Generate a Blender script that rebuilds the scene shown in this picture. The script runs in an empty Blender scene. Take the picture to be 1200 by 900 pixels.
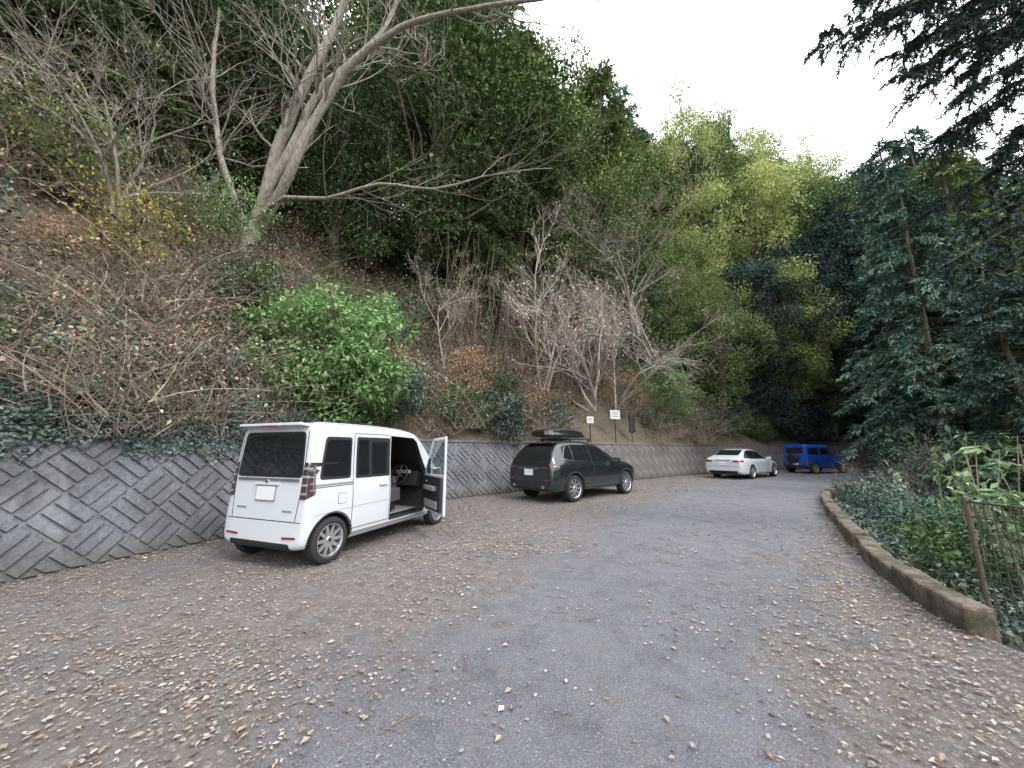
import bpy, bmesh, math, random
import numpy as np
from mathutils import Vector, Matrix
from mathutils.bvhtree import BVHTree
RS=np.random.RandomState(7); random.seed(7)
SC=bpy.context.scene
COL=SC.collection

# ------------------------------------------------------------ materials
def newmat(name):
    m=bpy.data.materials.new(name); m.use_nodes=True
    nt=m.node_tree; bs=nt.nodes['Principled BSDF']
    return m,nt,bs
def simple(name,col,rough=.5,metal=0,coat=0,bump=0,bscale=40,var=0):
    m,nt,bs=newmat(name)
    bs.inputs['Base Color'].default_value=(*col,1)
    bs.inputs['Roughness'].default_value=rough
    bs.inputs['Metallic'].default_value=metal
    if coat: bs.inputs['Coat Weight'].default_value=coat; bs.inputs['Coat Roughness'].default_value=.04
    if var or bump:
        tc=nt.nodes.new('ShaderNodeTexCoord'); n=nt.nodes.new('ShaderNodeTexNoise'); n.inputs['Scale'].default_value=bscale
        n.inputs['Detail'].default_value=4
        nt.links.new(tc.outputs['Object'],n.inputs['Vector'])
        if var:
            mx=nt.nodes.new('ShaderNodeMix'); mx.data_type='RGBA'
            mx.inputs[6].default_value=(*[c*(1-var) for c in col],1); mx.inputs[7].default_value=(*[min(1,c*(1+var)) for c in col],1)
            nt.links.new(n.outputs['Fac'],mx.inputs[0]); nt.links.new(mx.outputs[2],bs.inputs['Base Color'])
        if bump:
            bp=nt.nodes.new('ShaderNodeBump'); bp.inputs['Strength'].default_value=bump; bp.inputs['Distance'].default_value=.01
            nt.links.new(n.outputs['Fac'],bp.inputs['Height']); nt.links.new(bp.outputs[0],bs.inputs['Normal'])
    return m
def ramp(nt,stops):
    r=nt.nodes.new('ShaderNodeValToRGB'); e=r.color_ramp.elements
    while len(e)<len(stops): e.new(.5)
    for i,(p,c) in enumerate(stops):
        e[i].position=p; e[i].color=(*c,1) if len(c)==3 else c
    return r
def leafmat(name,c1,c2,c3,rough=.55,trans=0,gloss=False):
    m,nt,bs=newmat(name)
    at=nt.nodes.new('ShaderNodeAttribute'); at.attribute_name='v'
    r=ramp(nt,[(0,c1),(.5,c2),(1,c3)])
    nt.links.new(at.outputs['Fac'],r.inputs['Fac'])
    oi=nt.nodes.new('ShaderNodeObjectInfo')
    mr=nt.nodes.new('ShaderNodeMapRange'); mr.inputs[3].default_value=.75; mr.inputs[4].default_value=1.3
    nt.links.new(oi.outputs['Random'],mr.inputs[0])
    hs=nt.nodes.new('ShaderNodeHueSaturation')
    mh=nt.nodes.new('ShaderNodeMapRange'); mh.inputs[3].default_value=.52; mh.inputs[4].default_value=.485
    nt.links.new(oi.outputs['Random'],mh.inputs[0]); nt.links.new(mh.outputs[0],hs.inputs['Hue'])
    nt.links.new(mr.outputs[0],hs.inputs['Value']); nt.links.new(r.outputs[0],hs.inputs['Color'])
    out=nt.nodes['Material Output']
    if gloss:
        nt.links.new(hs.outputs[0],bs.inputs['Base Color']); bs.inputs['Roughness'].default_value=rough
        bs.inputs['Specular IOR Level'].default_value=.35; sh=bs
    else:
        nt.nodes.remove(bs); sh=nt.nodes.new('ShaderNodeBsdfDiffuse'); nt.links.new(hs.outputs[0],sh.inputs['Color'])
    if trans:
        tr=nt.nodes.new('ShaderNodeBsdfTranslucent'); nt.links.new(hs.outputs[0],tr.inputs['Color'])
        mx=nt.nodes.new('ShaderNodeMixShader'); mx.inputs[0].default_value=trans
        nt.links.new(sh.outputs[0],mx.inputs[1]); nt.links.new(tr.outputs[0],mx.inputs[2]); nt.links.new(mx.outputs[0],out.inputs[0])
    else: nt.links.new(sh.outputs[0],out.inputs[0])
    return m
def barkmat(name,a,b):
    m,nt,bs=newmat(name)
    tc=nt.nodes.new('ShaderNodeTexCoord'); mp=nt.nodes.new('ShaderNodeMapping'); mp.inputs['Scale'].default_value=(6,6,1.5)
    n=nt.nodes.new('ShaderNodeTexNoise'); n.inputs['Scale'].default_value=3; n.inputs['Detail'].default_value=6
    r=ramp(nt,[(.3,a),(.7,b)])
    nt.links.new(tc.outputs['Object'],mp.inputs[0]); nt.links.new(mp.outputs[0],n.inputs['Vector'])
    nt.links.new(n.outputs['Fac'],r.inputs['Fac']); nt.links.new(r.outputs[0],bs.inputs['Base Color'])
    bs.inputs['Roughness'].default_value=.9
    return m
BARK=barkmat('bark_brown',(.06,.045,.035),(.16,.13,.10))
BARKL=barkmat('bark_pale',(.13,.115,.095),(.36,.32,.27))
TWIG=barkmat('twig_grey',(.24,.195,.175),(.46,.40,.36))
DRY=barkmat('dry_stems',(.14,.105,.08),(.40,.32,.25))
VINE=barkmat('vine_brown',(.08,.055,.042),(.25,.19,.15))
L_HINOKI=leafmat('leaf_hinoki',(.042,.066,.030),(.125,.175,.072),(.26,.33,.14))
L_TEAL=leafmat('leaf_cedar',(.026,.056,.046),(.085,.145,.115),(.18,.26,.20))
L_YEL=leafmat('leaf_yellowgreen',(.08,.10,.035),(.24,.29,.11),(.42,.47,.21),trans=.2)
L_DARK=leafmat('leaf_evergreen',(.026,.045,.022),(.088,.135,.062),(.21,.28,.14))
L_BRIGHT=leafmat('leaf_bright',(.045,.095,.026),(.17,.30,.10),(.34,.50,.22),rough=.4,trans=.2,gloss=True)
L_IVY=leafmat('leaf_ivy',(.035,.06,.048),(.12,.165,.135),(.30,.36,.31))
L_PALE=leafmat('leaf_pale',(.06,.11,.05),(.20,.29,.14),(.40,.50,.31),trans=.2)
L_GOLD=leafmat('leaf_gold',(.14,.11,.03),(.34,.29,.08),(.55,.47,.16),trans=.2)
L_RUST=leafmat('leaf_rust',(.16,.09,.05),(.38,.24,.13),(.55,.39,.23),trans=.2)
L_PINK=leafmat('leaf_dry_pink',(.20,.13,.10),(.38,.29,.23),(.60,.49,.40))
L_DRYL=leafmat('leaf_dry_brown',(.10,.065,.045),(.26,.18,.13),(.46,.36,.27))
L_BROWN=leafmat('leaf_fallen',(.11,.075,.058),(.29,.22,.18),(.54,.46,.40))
L_SHADE=leafmat('leaf_dark_conifer_and_shade',(.012,.024,.022),(.036,.060,.055),(.090,.13,.118))  # dark conifer green; on broadleaf plants it paints road-end shade into the colour

# ------------------------------------------------------------ mesh builder
class B:
    def __init__(s): s.V=[];s.F=[];s.M=[];s.A=[];s.n=0
    def add(s,V,F,mat=0,v=.5):
        V=np.asarray(V,float); F=np.asarray(F,int)
        s.V.append(V); s.F.append(F+s.n); s.M.append(np.full(len(F),mat)); s.n+=len(V)
        s.A.append(np.full(len(F),v) if np.isscalar(v) else np.asarray(v))
    def mesh(s,name,mats,smooth=False):
        V=np.concatenate(s.V); F=np.concatenate(s.F); M=np.concatenate(s.M); A=np.concatenate(s.A)
        me=bpy.data.meshes.new(name)
        me.vertices.add(len(V)); me.vertices.foreach_set('co',V.astype(np.float32).ravel())
        me.loops.add(F.size); me.loops.foreach_set('vertex_index',F.astype(np.int32).ravel())
        me.polygons.add(len(F)); me.polygons.foreach_set('loop_start',np.arange(0,F.size,4,dtype=np.int32))
        for m in mats: me.materials.append(m)
        me.update(calc_edges=True)
        me.polygons.foreach_set('material_index',M.astype(np.int32))
        me.polygons.foreach_set('use_smooth',np.full(len(F),smooth))
        a=me.attributes.new('v','FLOAT','FACE'); a.data.foreach_set('value',np.clip(A,0,1).astype(np.float32))
        me.validate(); me.update()
        return me
def obj(name,me,loc=(0,0,0),rz=0,sc=1,parent=None,rx=0,ry=0):
    o=bpy.data.objects.new(name,me); COL.objects.link(o)
    o.location=loc; o.rotation_euler=(rx,ry,rz)
    o.scale=(sc,sc,sc) if np.isscalar(sc) else sc
    if parent: o.parent=parent
    return o
def empty(name,loc=(0,0,0),rz=0):
    o=bpy.data.objects.new(name,None); COL.objects.link(o); o.location=loc; o.rotation_euler=(0,0,rz); return o
def nrm(a): return a/(np.linalg.norm(a,axis=-1,keepdims=True)+1e-9)
def leaves(b,P,D,N,L,W,mat,v,fold=.15):
    P=np.asarray(P); D=nrm(np.asarray(D)); N=np.asarray(N)
    S=nrm(np.cross(D,N)); N=np.cross(S,D); n=len(P)
    L=np.broadcast_to(L,(n,))[:,None]; W=np.broadcast_to(W,(n,))[:,None]
    mid=P+D*L*.45+N*W*fold
    V=np.stack([P,mid+S*W*.5,P+D*L-N*L*fold*.6,mid-S*W*.5],1).reshape(-1,3)
    b.add(V,np.arange(4*n).reshape(n,4),mat,v)
def tube(b,pts,rad,k=5,mat=0,v=.5):
    pts=np.asarray(pts,float); m=len(pts); rad=np.broadcast_to(rad,(m,))
    T=nrm(np.gradient(pts,axis=0)); ref=np.array([.31,.17,.93]) if abs(T[:,2].mean())<.8 else np.array([.93,.2,.1])
    A=nrm(np.cross(T,ref)); C=np.cross(T,A)
    th=np.arange(k)*2*math.pi/k
    V=pts[:,None,:]+rad[:,None,None]*(np.cos(th)[None,:,None]*A[:,None,:]+np.sin(th)[None,:,None]*C[:,None,:])
    i=np.arange(m-1)[:,None]*k; j=np.arange(k)[None,:]; j2=(j+1)%k
    F=np.stack([i+j,i+j2,i+k+j2,i+k+j],-1).reshape(-1,4)
    b.add(V.reshape(-1,3),F,mat,v)
def rnd3(n,R=RS): return nrm(R.normal(size=(n,3)))
_ph=np.random.RandomState(3).uniform(0,6.28,(40,)); _dr=np.random.RandomState(5).uniform(0,6.28,(40,))
def noise2(x,y,f=1.,o=0,n=8):
    r=0
    for i in range(n):
        a=_dr[(i+o)%40]; q=f*(.6+.28*i)
        r=r+np.sin((x*math.cos(a)+y*math.sin(a))*q+_ph[(i*3+o)%40])
    return r/n*1.6

# ------------------------------------------------------------ layout curves
def catmull(P,step):
    P=np.array(P,float); out=[]
    for i in range(len(P)-1):
        p0=P[max(i-1,0)];p1=P[i];p2=P[i+1];p3=P[min(i+2,len(P)-1)]
        n=max(2,int(np.linalg.norm(p2-p1)/step))
        m1=(p2-p0)/2; m2=(p3-p1)/2
        L=np.linalg.norm(p2-p1)
        if i>0: m1=nrm(p2-p0)*L
        if i<len(P)-2: m2=nrm(p3-p1)*L
        for t in np.arange(n)/n:
            out.append((2*t**3-3*t**2+1)*p1+(t**3-2*t**2+t)*m1+(-2*t**3+3*t**2)*p2+(t**3-t**2)*m2)
    out.append(P[-1]); return np.array(out)
WC=[(-9.5,-30),(-8.2,-12),(-7.0,-1),(-6.2,2.2),(-5.53,4.12),(-4.84,5.75),(-3.4,8.4),(-1.41,11.0),(0,12.3),(2.8,14.8),(6.1,17.3),(11,20.9),(19.5,25.6),(30,28.5),(45,28.5),(75,22)]
KC=[(4.6,-30),(4.2,-2),(3.66,1.5),(3.60,3.05),(3.82,3.64),(4.55,4.85),(5.62,6.34),(7.45,8.79),(9.5,11.2),(11.9,13.1),(14.8,14.6),(19,17.6),(25,21),(34,22.8),(48,22),(75,15)]
WP=catmull(WC,.5); KP=catmull(KC,.4)
LP=catmull([(0,-30),(0.05,0),(.2,1.9),(.55,2.6),(1.4,4),(2.85,6),(6.2,9.6),(11,14.4),(17,19.2),(25,23.6),(40,25),(75,18)],.5)
def LHW(y): return np.interp(y,[0,3,6,9,14],[1.25,1.25,1.6,2.1,2.6])
def sdist(x,y,P):
    x=np.asarray(x,float).ravel(); y=np.asarray(y,float).ravel()
    out=np.empty(len(x))
    A=P[:-1]; Dv=P[1:]-P[:-1]; L2=(Dv**2).sum(1)
    for c in range(0,len(x),20000):
        X=x[c:c+20000,None]-A[None,:,0]; Y=y[c:c+20000,None]-A[None,:,1]
        t=np.clip((X*Dv[:,0]+Y*Dv[:,1])/L2,0,1)
        ex=X-t*Dv[:,0]; ey=Y-t*Dv[:,1]; d2=ex**2+ey**2
        k=d2.argmin(1); r=np.arange(len(k))
        cr=Dv[k,0]*Y[r,k]-Dv[k,1]*X[r,k]
        out[c:c+20000]=np.sqrt(d2[r,k])*np.sign(cr)
    return out     # + = left of the line
WALLH=1.72
def hill_h(d,x,y):
    p=np.interp(d,[0,.5,8,14,26,60],[WALLH,WALLH,10.4,17.0,25,32])
    return p+noise2(x,y,.9)*.28*np.clip((d-.6)/2,0,1)+noise2(x,y,3.1,5)*.08*np.clip((d-.5),0,1)
def hill_z(x,y): 
    d=sdist([x],[y],WP)[0]; return float(hill_h(d,np.array(x),np.array(y)))
def val_h(dk,x,y):
    return np.interp(dk,[0,.3,2,6,12,25,60,120],[-.06,-.12,-.8,-2.4,-3.0,1,22,40])+noise2(x,y,.8,3)*.3*np.clip(dk-.4,0,1)
def ground_z(x,y):
    dk=-sdist([x],[y],KP)[0]
    return float(val_h(dk,np.array(x),np.array(y)))
def arclen(P): 
    s=np.concatenate([[0],np.cumsum(np.linalg.norm(np.diff(P,axis=0),axis=1))]); return s
WS=arclen(WP)
def wpt(s):
    x=np.interp(s,WS,WP[:,0]); y=np.interp(s,WS,WP[:,1])
    e=.4; tx=np.interp(s+e,WS,WP[:,0])-np.interp(s-e,WS,WP[:,0]); ty=np.interp(s+e,WS,WP[:,1])-np.interp(s-e,WS,WP[:,1])
    l=np.hypot(tx,ty); return x,y,-ty/l,tx/l     # left normal
def s_of(x,y): return WS[((WP-np.array([x,y]))**2).sum(1).argmin()]

# ------------------------------------------------------------ ground / road / hill
def gridmesh(name,X,Y,Z,mat,keep=None,attr=None,smooth=True):
    ny,nx=X.shape
    V=np.stack([X,Y,Z],-1).reshape(-1,3)
    i=np.arange(ny-1)[:,None]*nx+np.arange(nx-1)[None,:]
    F=np.stack([i,i+1,i+nx+1,i+nx],-1).reshape(-1,4)
    if keep is not None:
        k=keep.ravel()[F].all(1); F=F[k]
        used=np.unique(F); mp=np.zeros(len(V),int); mp[used]=np.arange(len(used)); F=mp[F]; V=V[used]
        if attr is not None: attr=attr.ravel()[used]
    b=B(); b.add(V,F)
    me=b.mesh(name,[mat],smooth)
    if attr is not None:
        a=me.attributes.new('lane','FLOAT','POINT'); a.data.foreach_set('value',np.asarray(attr).astype(np.float32).ravel())
    return obj(name,me)
def N(nt,t,**k):
    n=nt.nodes.new(t)
    for a,b_ in k.items(): n.inputs[a].default_value=b_
    return n
def mixc(nt,f,a,b_):
    m=nt.nodes.new('ShaderNodeMix'); m.data_type='RGBA'
    for s,i in ((f,0),(a,6),(b_,7)):
        if hasattr(s,'links'): nt.links.new(s,m.inputs[i])
        else: m.inputs[i].default_value=s if i==0 else (*s,1)
    return m.outputs[2]
def noise(nt,vec,scale,detail=4,rough=.5):
    n=N(nt,'ShaderNodeTexNoise',Scale=scale,Detail=detail,Roughness=rough); nt.links.new(vec,n.inputs['Vector']); return n.outputs['Fac']
def rmp(nt,f,a,b_):
    m=nt.nodes.new('ShaderNodeMapRange'); m.inputs[1].default_value=a; m.inputs[2].default_value=b_; nt.links.new(f,m.inputs[0]); return m.outputs[0]
def mth(nt,op,a,b_=None):
    m=nt.nodes.new('ShaderNodeMath'); m.operation=op
    for s,i in ((a,0),(b_,1)):
        if s is None: continue
        if hasattr(s,'links'): nt.links.new(s,m.inputs[i])
        else: m.inputs[i].default_value=s
    return m.outputs[0]
def road_mat():
    m,nt,bs=newmat('road_surface')
    g=nt.nodes.new('ShaderNodeNewGeometry').outputs['Position']
    at=nt.nodes.new('ShaderNodeAttribute'); at.attribute_name='lane'
    n1=noise(nt,g,1.3,6,.65); n2=noise(nt,g,6,6,.7); nf=noise(nt,g,75,4,.8); nb=noise(nt,g,.45,5,.6); nm=noise(nt,g,2.6,6,.7)
    lane=mth(nt,'ADD',at.outputs['Fac'],mth(nt,'MULTIPLY',mth(nt,'SUBTRACT',mth(nt,'ADD',n1,n2),1.0),2.6))
    lane=rmp(nt,lane,.15,.85)
    asp=mixc(nt,rmp(nt,nf,.37,.63),(.055,.058,.070),(.26,.265,.30))
    asp=mixc(nt,mth(nt,'MULTIPLY',rmp(nt,nb,.42,.62),.5),asp,(.21,.215,.245))
    asp=mixc(nt,mth(nt,'MULTIPLY',rmp(nt,nm,.48,.64),.55),asp,(.080,.078,.084))
    asp=mixc(nt,mth(nt,'MULTIPLY',rmp(nt,n2,.48,.7),.45),asp,(.21,.185,.17))
    vo=N(nt,'ShaderNodeTexVoronoi',Scale=65.0); nt.links.new(g,vo.inputs['Vector'])
    sv=nt.nodes.new('ShaderNodeSeparateColor'); nt.links.new(vo.outputs['Color'],sv.inputs[0])
    asp=mixc(nt,mth(nt,'MULTIPLY',mth(nt,'LESS_THAN',vo.outputs['Distance'],.25),mth(nt,'MULTIPLY',sv.outputs[0],.8)),asp,(.44,.44,.46))
    sh=mixc(nt,rmp(nt,n2,.35,.65),(.155,.13,.118),(.28,.25,.235))
    sh=mixc(nt,rmp(nt,n1,.50,.68),sh,asp)
    sh=mixc(nt,rmp(nt,nf,.35,.7),mixc(nt,.55,sh,(.07,.058,.052)),sh)
    f_all=None
    for sc,th,p in ((23,.34,.5),(41,.36,.4)):
        v2=N(nt,'ShaderNodeTexVoronoi',Scale=float(sc),Randomness=1.0); nt.links.new(g,v2.inputs['Vector'])
        sep=nt.nodes.new('ShaderNodeSeparateColor'); nt.links.new(v2.outputs['Color'],sep.inputs[0])
        fl=mth(nt,'MULTIPLY',mth(nt,'LESS_THAN',v2.outputs['Distance'],th),mth(nt,'GREATER_THAN',sep.outputs[0],p))
        fc=mixc(nt,sep.outputs[1],(.16,.12,.10),(.45,.39,.35))
        sh=mixc(nt,mth(nt,'MULTIPLY',fl,.6),sh,fc)
        f_all=fl
    c=mixc(nt,lane,sh,asp)
    nt.links.new(c,bs.inputs['Base Color']); bs.inputs['Roughness'].default_value=.85
    bp=N(nt,'ShaderNodeBump',Strength=1.0,Distance=.018)
    h=mth(nt,'ADD',nf,mth(nt,'MULTIPLY',f_all,.4)); nt.links.new(h,bp.inputs['Height']); nt.links.new(bp.outputs[0],bs.inputs['Normal'])
    return m
def soil_mat(name,green):
    m,nt,bs=newmat(name)
    g=nt.nodes.new('ShaderNodeNewGeometry').outputs['Position']
    n1=noise(nt,g,.8,6,.6); n2=noise(nt,g,14,4,.7)
    c=mixc(nt,rmp(nt,n2,.3,.7),(.04,.03,.022),(.17,.13,.095))
    v2=N(nt,'ShaderNodeTexVoronoi',Scale=14.0); nt.links.new(g,v2.inputs['Vector'])
    sep=nt.nodes.new('ShaderNodeSeparateColor'); nt.links.new(v2.outputs['Color'],sep.inputs[0])
    c=mixc(nt,mth(nt,'MULTIPLY',sep.outputs[0],.4),c,(.26,.20,.15))
    c=mixc(nt,mth(nt,'MULTIPLY',rmp(nt,n1,.4,.6),green),c,(.035,.055,.025))
    nt.links.new(c,bs.inputs['Base Color']); bs.inputs['Roughness'].default_value=.95
    return m
ROAD=road_mat(); SOIL=soil_mat('hillside_leaf_litter',.4); SOILG=soil_mat('valley_soil',.7)
gx=np.concatenate([np.linspace(-160,-20,15),np.arange(-18,60,.7),np.linspace(62,180,25)])
gy=np.concatenate([np.linspace(-120,-20,11),np.arange(-18,50,.7),np.linspace(52,180,25)])
X,Y=np.meshgrid(gx,gy)
dk=-sdist(X,Y,KP).reshape(X.shape)
Z=val_h(np.maximum(dk-.1,-1),X,Y); Z[dk<0]=-.06
gridmesh('ground',X,Y,Z,SOILG)
X,Y=np.meshgrid(np.arange(-12,60,.28),np.arange(-30,32,.28))
dk=sdist(X,Y,KP).reshape(X.shape); dw=-sdist(X,Y,WP).reshape(X.shape); dl=np.abs(sdist(X,Y,LP)).reshape(X.shape)
lane=np.clip((LHW(Y)+.55-dl)/1.1,0,1)
gridmesh('road',X,Y,np.zeros_like(X)+noise2(X,Y,.8)*.006,ROAD,keep=(dk>-.32)&(dw>-.32),attr=lane)
ss=np.arange(5,WS[-1]-1,.6); dd=np.concatenate([np.arange(.40,12,.4),np.linspace(12.5,70,30)])
x0,y0,nx,ny=wpt(ss)
X=x0[None,:]+nx[None,:]*dd[:,None]; Y=y0[None,:]+ny[None,:]*dd[:,None]
Z=hill_h(np.broadcast_to(dd[:,None],X.shape),X,Y)
gridmesh('hillside',X,Y,Z,SOIL)

# ------------------------------------------------------------ retaining wall
def wall_mat():
    m,nt,bs=newmat('retaining_wall_concrete')
    g=nt.nodes.new('ShaderNodeNewGeometry').outputs['Position']
    n1=noise(nt,g,1.1,6,.65); n2=noise(nt,g,25,4,.7)
    mp=nt.nodes.new('ShaderNodeMapping'); mp.inputs['Scale'].default_value=(3,3,.35); nt.links.new(g,mp.inputs[0])
    n3=noise(nt,mp.outputs[0],1.6,5,.6)
    c=mixc(nt,rmp(nt,n2,.3,.7),(.092,.098,.112),(.215,.225,.25))
    c=mixc(nt,mth(nt,'MULTIPLY',rmp(nt,n1,.42,.68),.7),c,(.060,.057,.055))
    c=mixc(nt,mth(nt,'MULTIPLY',rmp(nt,n3,.52,.72),.45),c,(.29,.295,.31))
    sx=nt.nodes.new('ShaderNodeSeparateXYZ'); nt.links.new(g,sx.inputs[0])
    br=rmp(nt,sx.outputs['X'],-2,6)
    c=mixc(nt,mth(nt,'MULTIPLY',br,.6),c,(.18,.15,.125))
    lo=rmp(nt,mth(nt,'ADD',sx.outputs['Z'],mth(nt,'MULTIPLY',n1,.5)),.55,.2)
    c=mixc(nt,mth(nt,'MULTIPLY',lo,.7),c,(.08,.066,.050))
    nt.links.new(c,bs.inputs['Base Color']); bs.inputs['Roughness'].default_value=.9
    bp=N(nt,'ShaderNodeBump',Strength=.6,Distance=.012); nt.links.new(n2,bp.inputs['Height']); nt.links.new(bp.outputs[0],bs.inputs['Normal'])
    return m
WALLM=wall_mat()
BAT=.24
def wmap(s,h,o):
    x,y,nx,ny=wpt(np.asarray(s)); k=BAT*np.asarray(h)-o
    return np.stack([x+nx*k,y+ny*k,np.broadcast_to(h,np.shape(x))],-1)
def build_wall():
    V=[];F=[]
    def add(vs,fs):
        n=len(V); V.extend([tuple(v) for v in vs]); F.extend([tuple(i+n for i in f) for f in fs])
    s=np.arange(5,100,.5); n=len(s)
    prof=[(-.15,0),(WALLH-.08,0),(WALLH-.07,.04),(WALLH,.04),(WALLH+.005,-.22)]
    rows=[wmap(s,h,o) for h,o in prof]
    vs=np.concatenate(rows); fs=[(r*n+i,r*n+i+1,(r+1)*n+i+1,(r+1)*n+i) for r in range(len(prof)-1) for i in range(n-1)]
    add(vs,fs)
    def clip(poly,ax,val,keep):
        out=[]
        for i in range(len(poly)):
            a=poly[i];b_=poly[(i+1)%len(poly)]
            ia=(a[ax]-val)*keep>=0; ib=(b_[ax]-val)*keep>=0
            if ia: out.append(a)
            if ia!=ib:
                t=(val-a[ax])/(b_[ax]-a[ax]); out.append((a[0]+t*(b_[0]-a[0]),a[1]+t*(b_[1]-a[1])))
        return out
    w=.105; c=math.sqrt(.5); nb=3
    S0,S1=s_of(-8,-8),s_of(30,28.5)
    def brick(px,py,lx,ly):
        g=.014
        q=[(px*w+g,py*w+g),((px+lx)*w-g,py*w+g),((px+lx)*w-g,(py+ly)*w-g),(px*w+g,(py+ly)*w-g)]
        q0=[(c*(a+b_)+S0,c*(b_-a)) for a,b_ in q]
        mx=sum(a for a,_ in q0)/4; my=sum(b_ for _,b_ in q0)/4
        if mx<S0 or mx>S1 or my<-.3 or my>WALLH+.2: return
        qa=clip(q0,1,.02,1)
        if len(qa)>2: qa=clip(qa,1,WALLH-.10,-1)
        if len(qa)<3: return
        ar=abs(sum(qa[i][0]*qa[(i+1)%len(qa)][1]-qa[(i+1)%len(qa)][0]*qa[i][1] for i in range(len(qa))))/2
        if ar<.003: return
        cx=sum(a for a,_ in qa)/len(qa); cy=sum(b_ for _,b_ in qa)/len(qa)
        qb=[]
        for a,b_ in qa:
            l=math.hypot(a-cx,b_-cy)+1e-6; k=max(0,1-.018/l); qb.append((cx+(a-cx)*k,cy+(b_-cy)*k))
        k=len(qa); o=.032+random.uniform(-.006,.006)
        A=wmap([a for a,_ in qa],np.array([b_ for _,b_ in qa]),-.004); Bq=wmap([a for a,_ in qb],np.array([b_ for _,b_ in qb]),o)
        add(np.concatenate([A,Bq]),[tuple(range(k,2*k))]+[(i,(i+1)%k,k+(i+1)%k,k+i) for i in range(k)])
    side=nb+1
    n_max=int((S1-S0)/c/w/side)+6
    for J in range(-8,n_max):
        for I in range(J-10,J+4):
            x,y=I*side,J*side; u=side/nb
            if (I+J)%2==0:
                for k in range(nb): brick(x,y+k*u,side,u)
            else:
                for k in range(nb): brick(x+k*u,y,u,side)
    me=bpy.data.meshes.new('retaining_wall'); me.from_pydata(V,[],F); me.materials.append(WALLM); me.update()
    bm=bmesh.new(); bm.from_mesh(me); bmesh.ops.recalc_face_normals(bm,faces=bm.faces); bm.to_mesh(me); bm.free()
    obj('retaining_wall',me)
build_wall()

# ------------------------------------------------------------ car toolkit
PAINTW=simple('paint_white',(.57,.60,.63),.28,0,.8)
PAINTK=simple('paint_black',(.012,.016,.018),.22,0,1)
PAINTB=simple('paint_blue',(.012,.075,.36),.28,0,1)
GLASS=simple('tinted_glass',(.012,.014,.016),.04); GLASS.node_tree.nodes['Principled BSDF'].inputs['Specular IOR Level'].default_value=.8
BLACK=simple('black_plastic',(.018,.018,.02),.55)
DARK=simple('dark_interior',(.02,.02,.022),.9)
RUB=simple('tyre_rubber',(.022,.021,.021),.8,bump=.3,bscale=60,var=.3)
ALLOY=simple('alloy_wheel',(.55,.56,.58),.28,.8)
CHROME=simple('chrome',(.7,.7,.72),.15,1)
RED=simple('tail_lamp_red',(.22,.012,.012),.15,0,1)
SMOKE=simple('tail_lamp_smoked',(.045,.025,.03),.1,0,1)
CLEAR=simple('lamp_clear',(.45,.45,.47),.1,.3,1)
PLATE=simple('number_plate_white',(.68,.69,.69),.4)
FAB=simple('seat_fabric',(.06,.055,.055),.9,bump=.3,bscale=80,var=.3)
GREY=simple('grey_trim',(.22,.22,.23),.6)
SEAM=simple('panel_gap',(.02,.02,.02),.9)
def clearglass():
    m,nt,bs=newmat('clear_glass'); t=nt.nodes.new('ShaderNodeBsdfTransparent'); t.inputs[0].default_value=(.75,.8,.8,1)
    g=nt.nodes.new('ShaderNodeBsdfGlossy'); g.inputs['Roughness'].default_value=.02; mx=nt.nodes.new('ShaderNodeMixShader'); mx.inputs[0].default_value=.14
    nt.links.new(t.outputs[0],mx.inputs[1]); nt.links.new(g.outputs[0],mx.inputs[2]); nt.links.new(mx.outputs[0],nt.nodes['Material Output'].inputs[0]); return m
CGL=clearglass()
CM=[PAINTW,DARK,GLASS,BLACK,RUB,ALLOY,CHROME,RED,SMOKE,CLEAR,PLATE,FAB,GREY,SEAM,CGL]
PA,DK,GL,BK,RB,AL,CH,RD,SM,CLR,PL,FB,GY,SE,CG=range(15)
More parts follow.
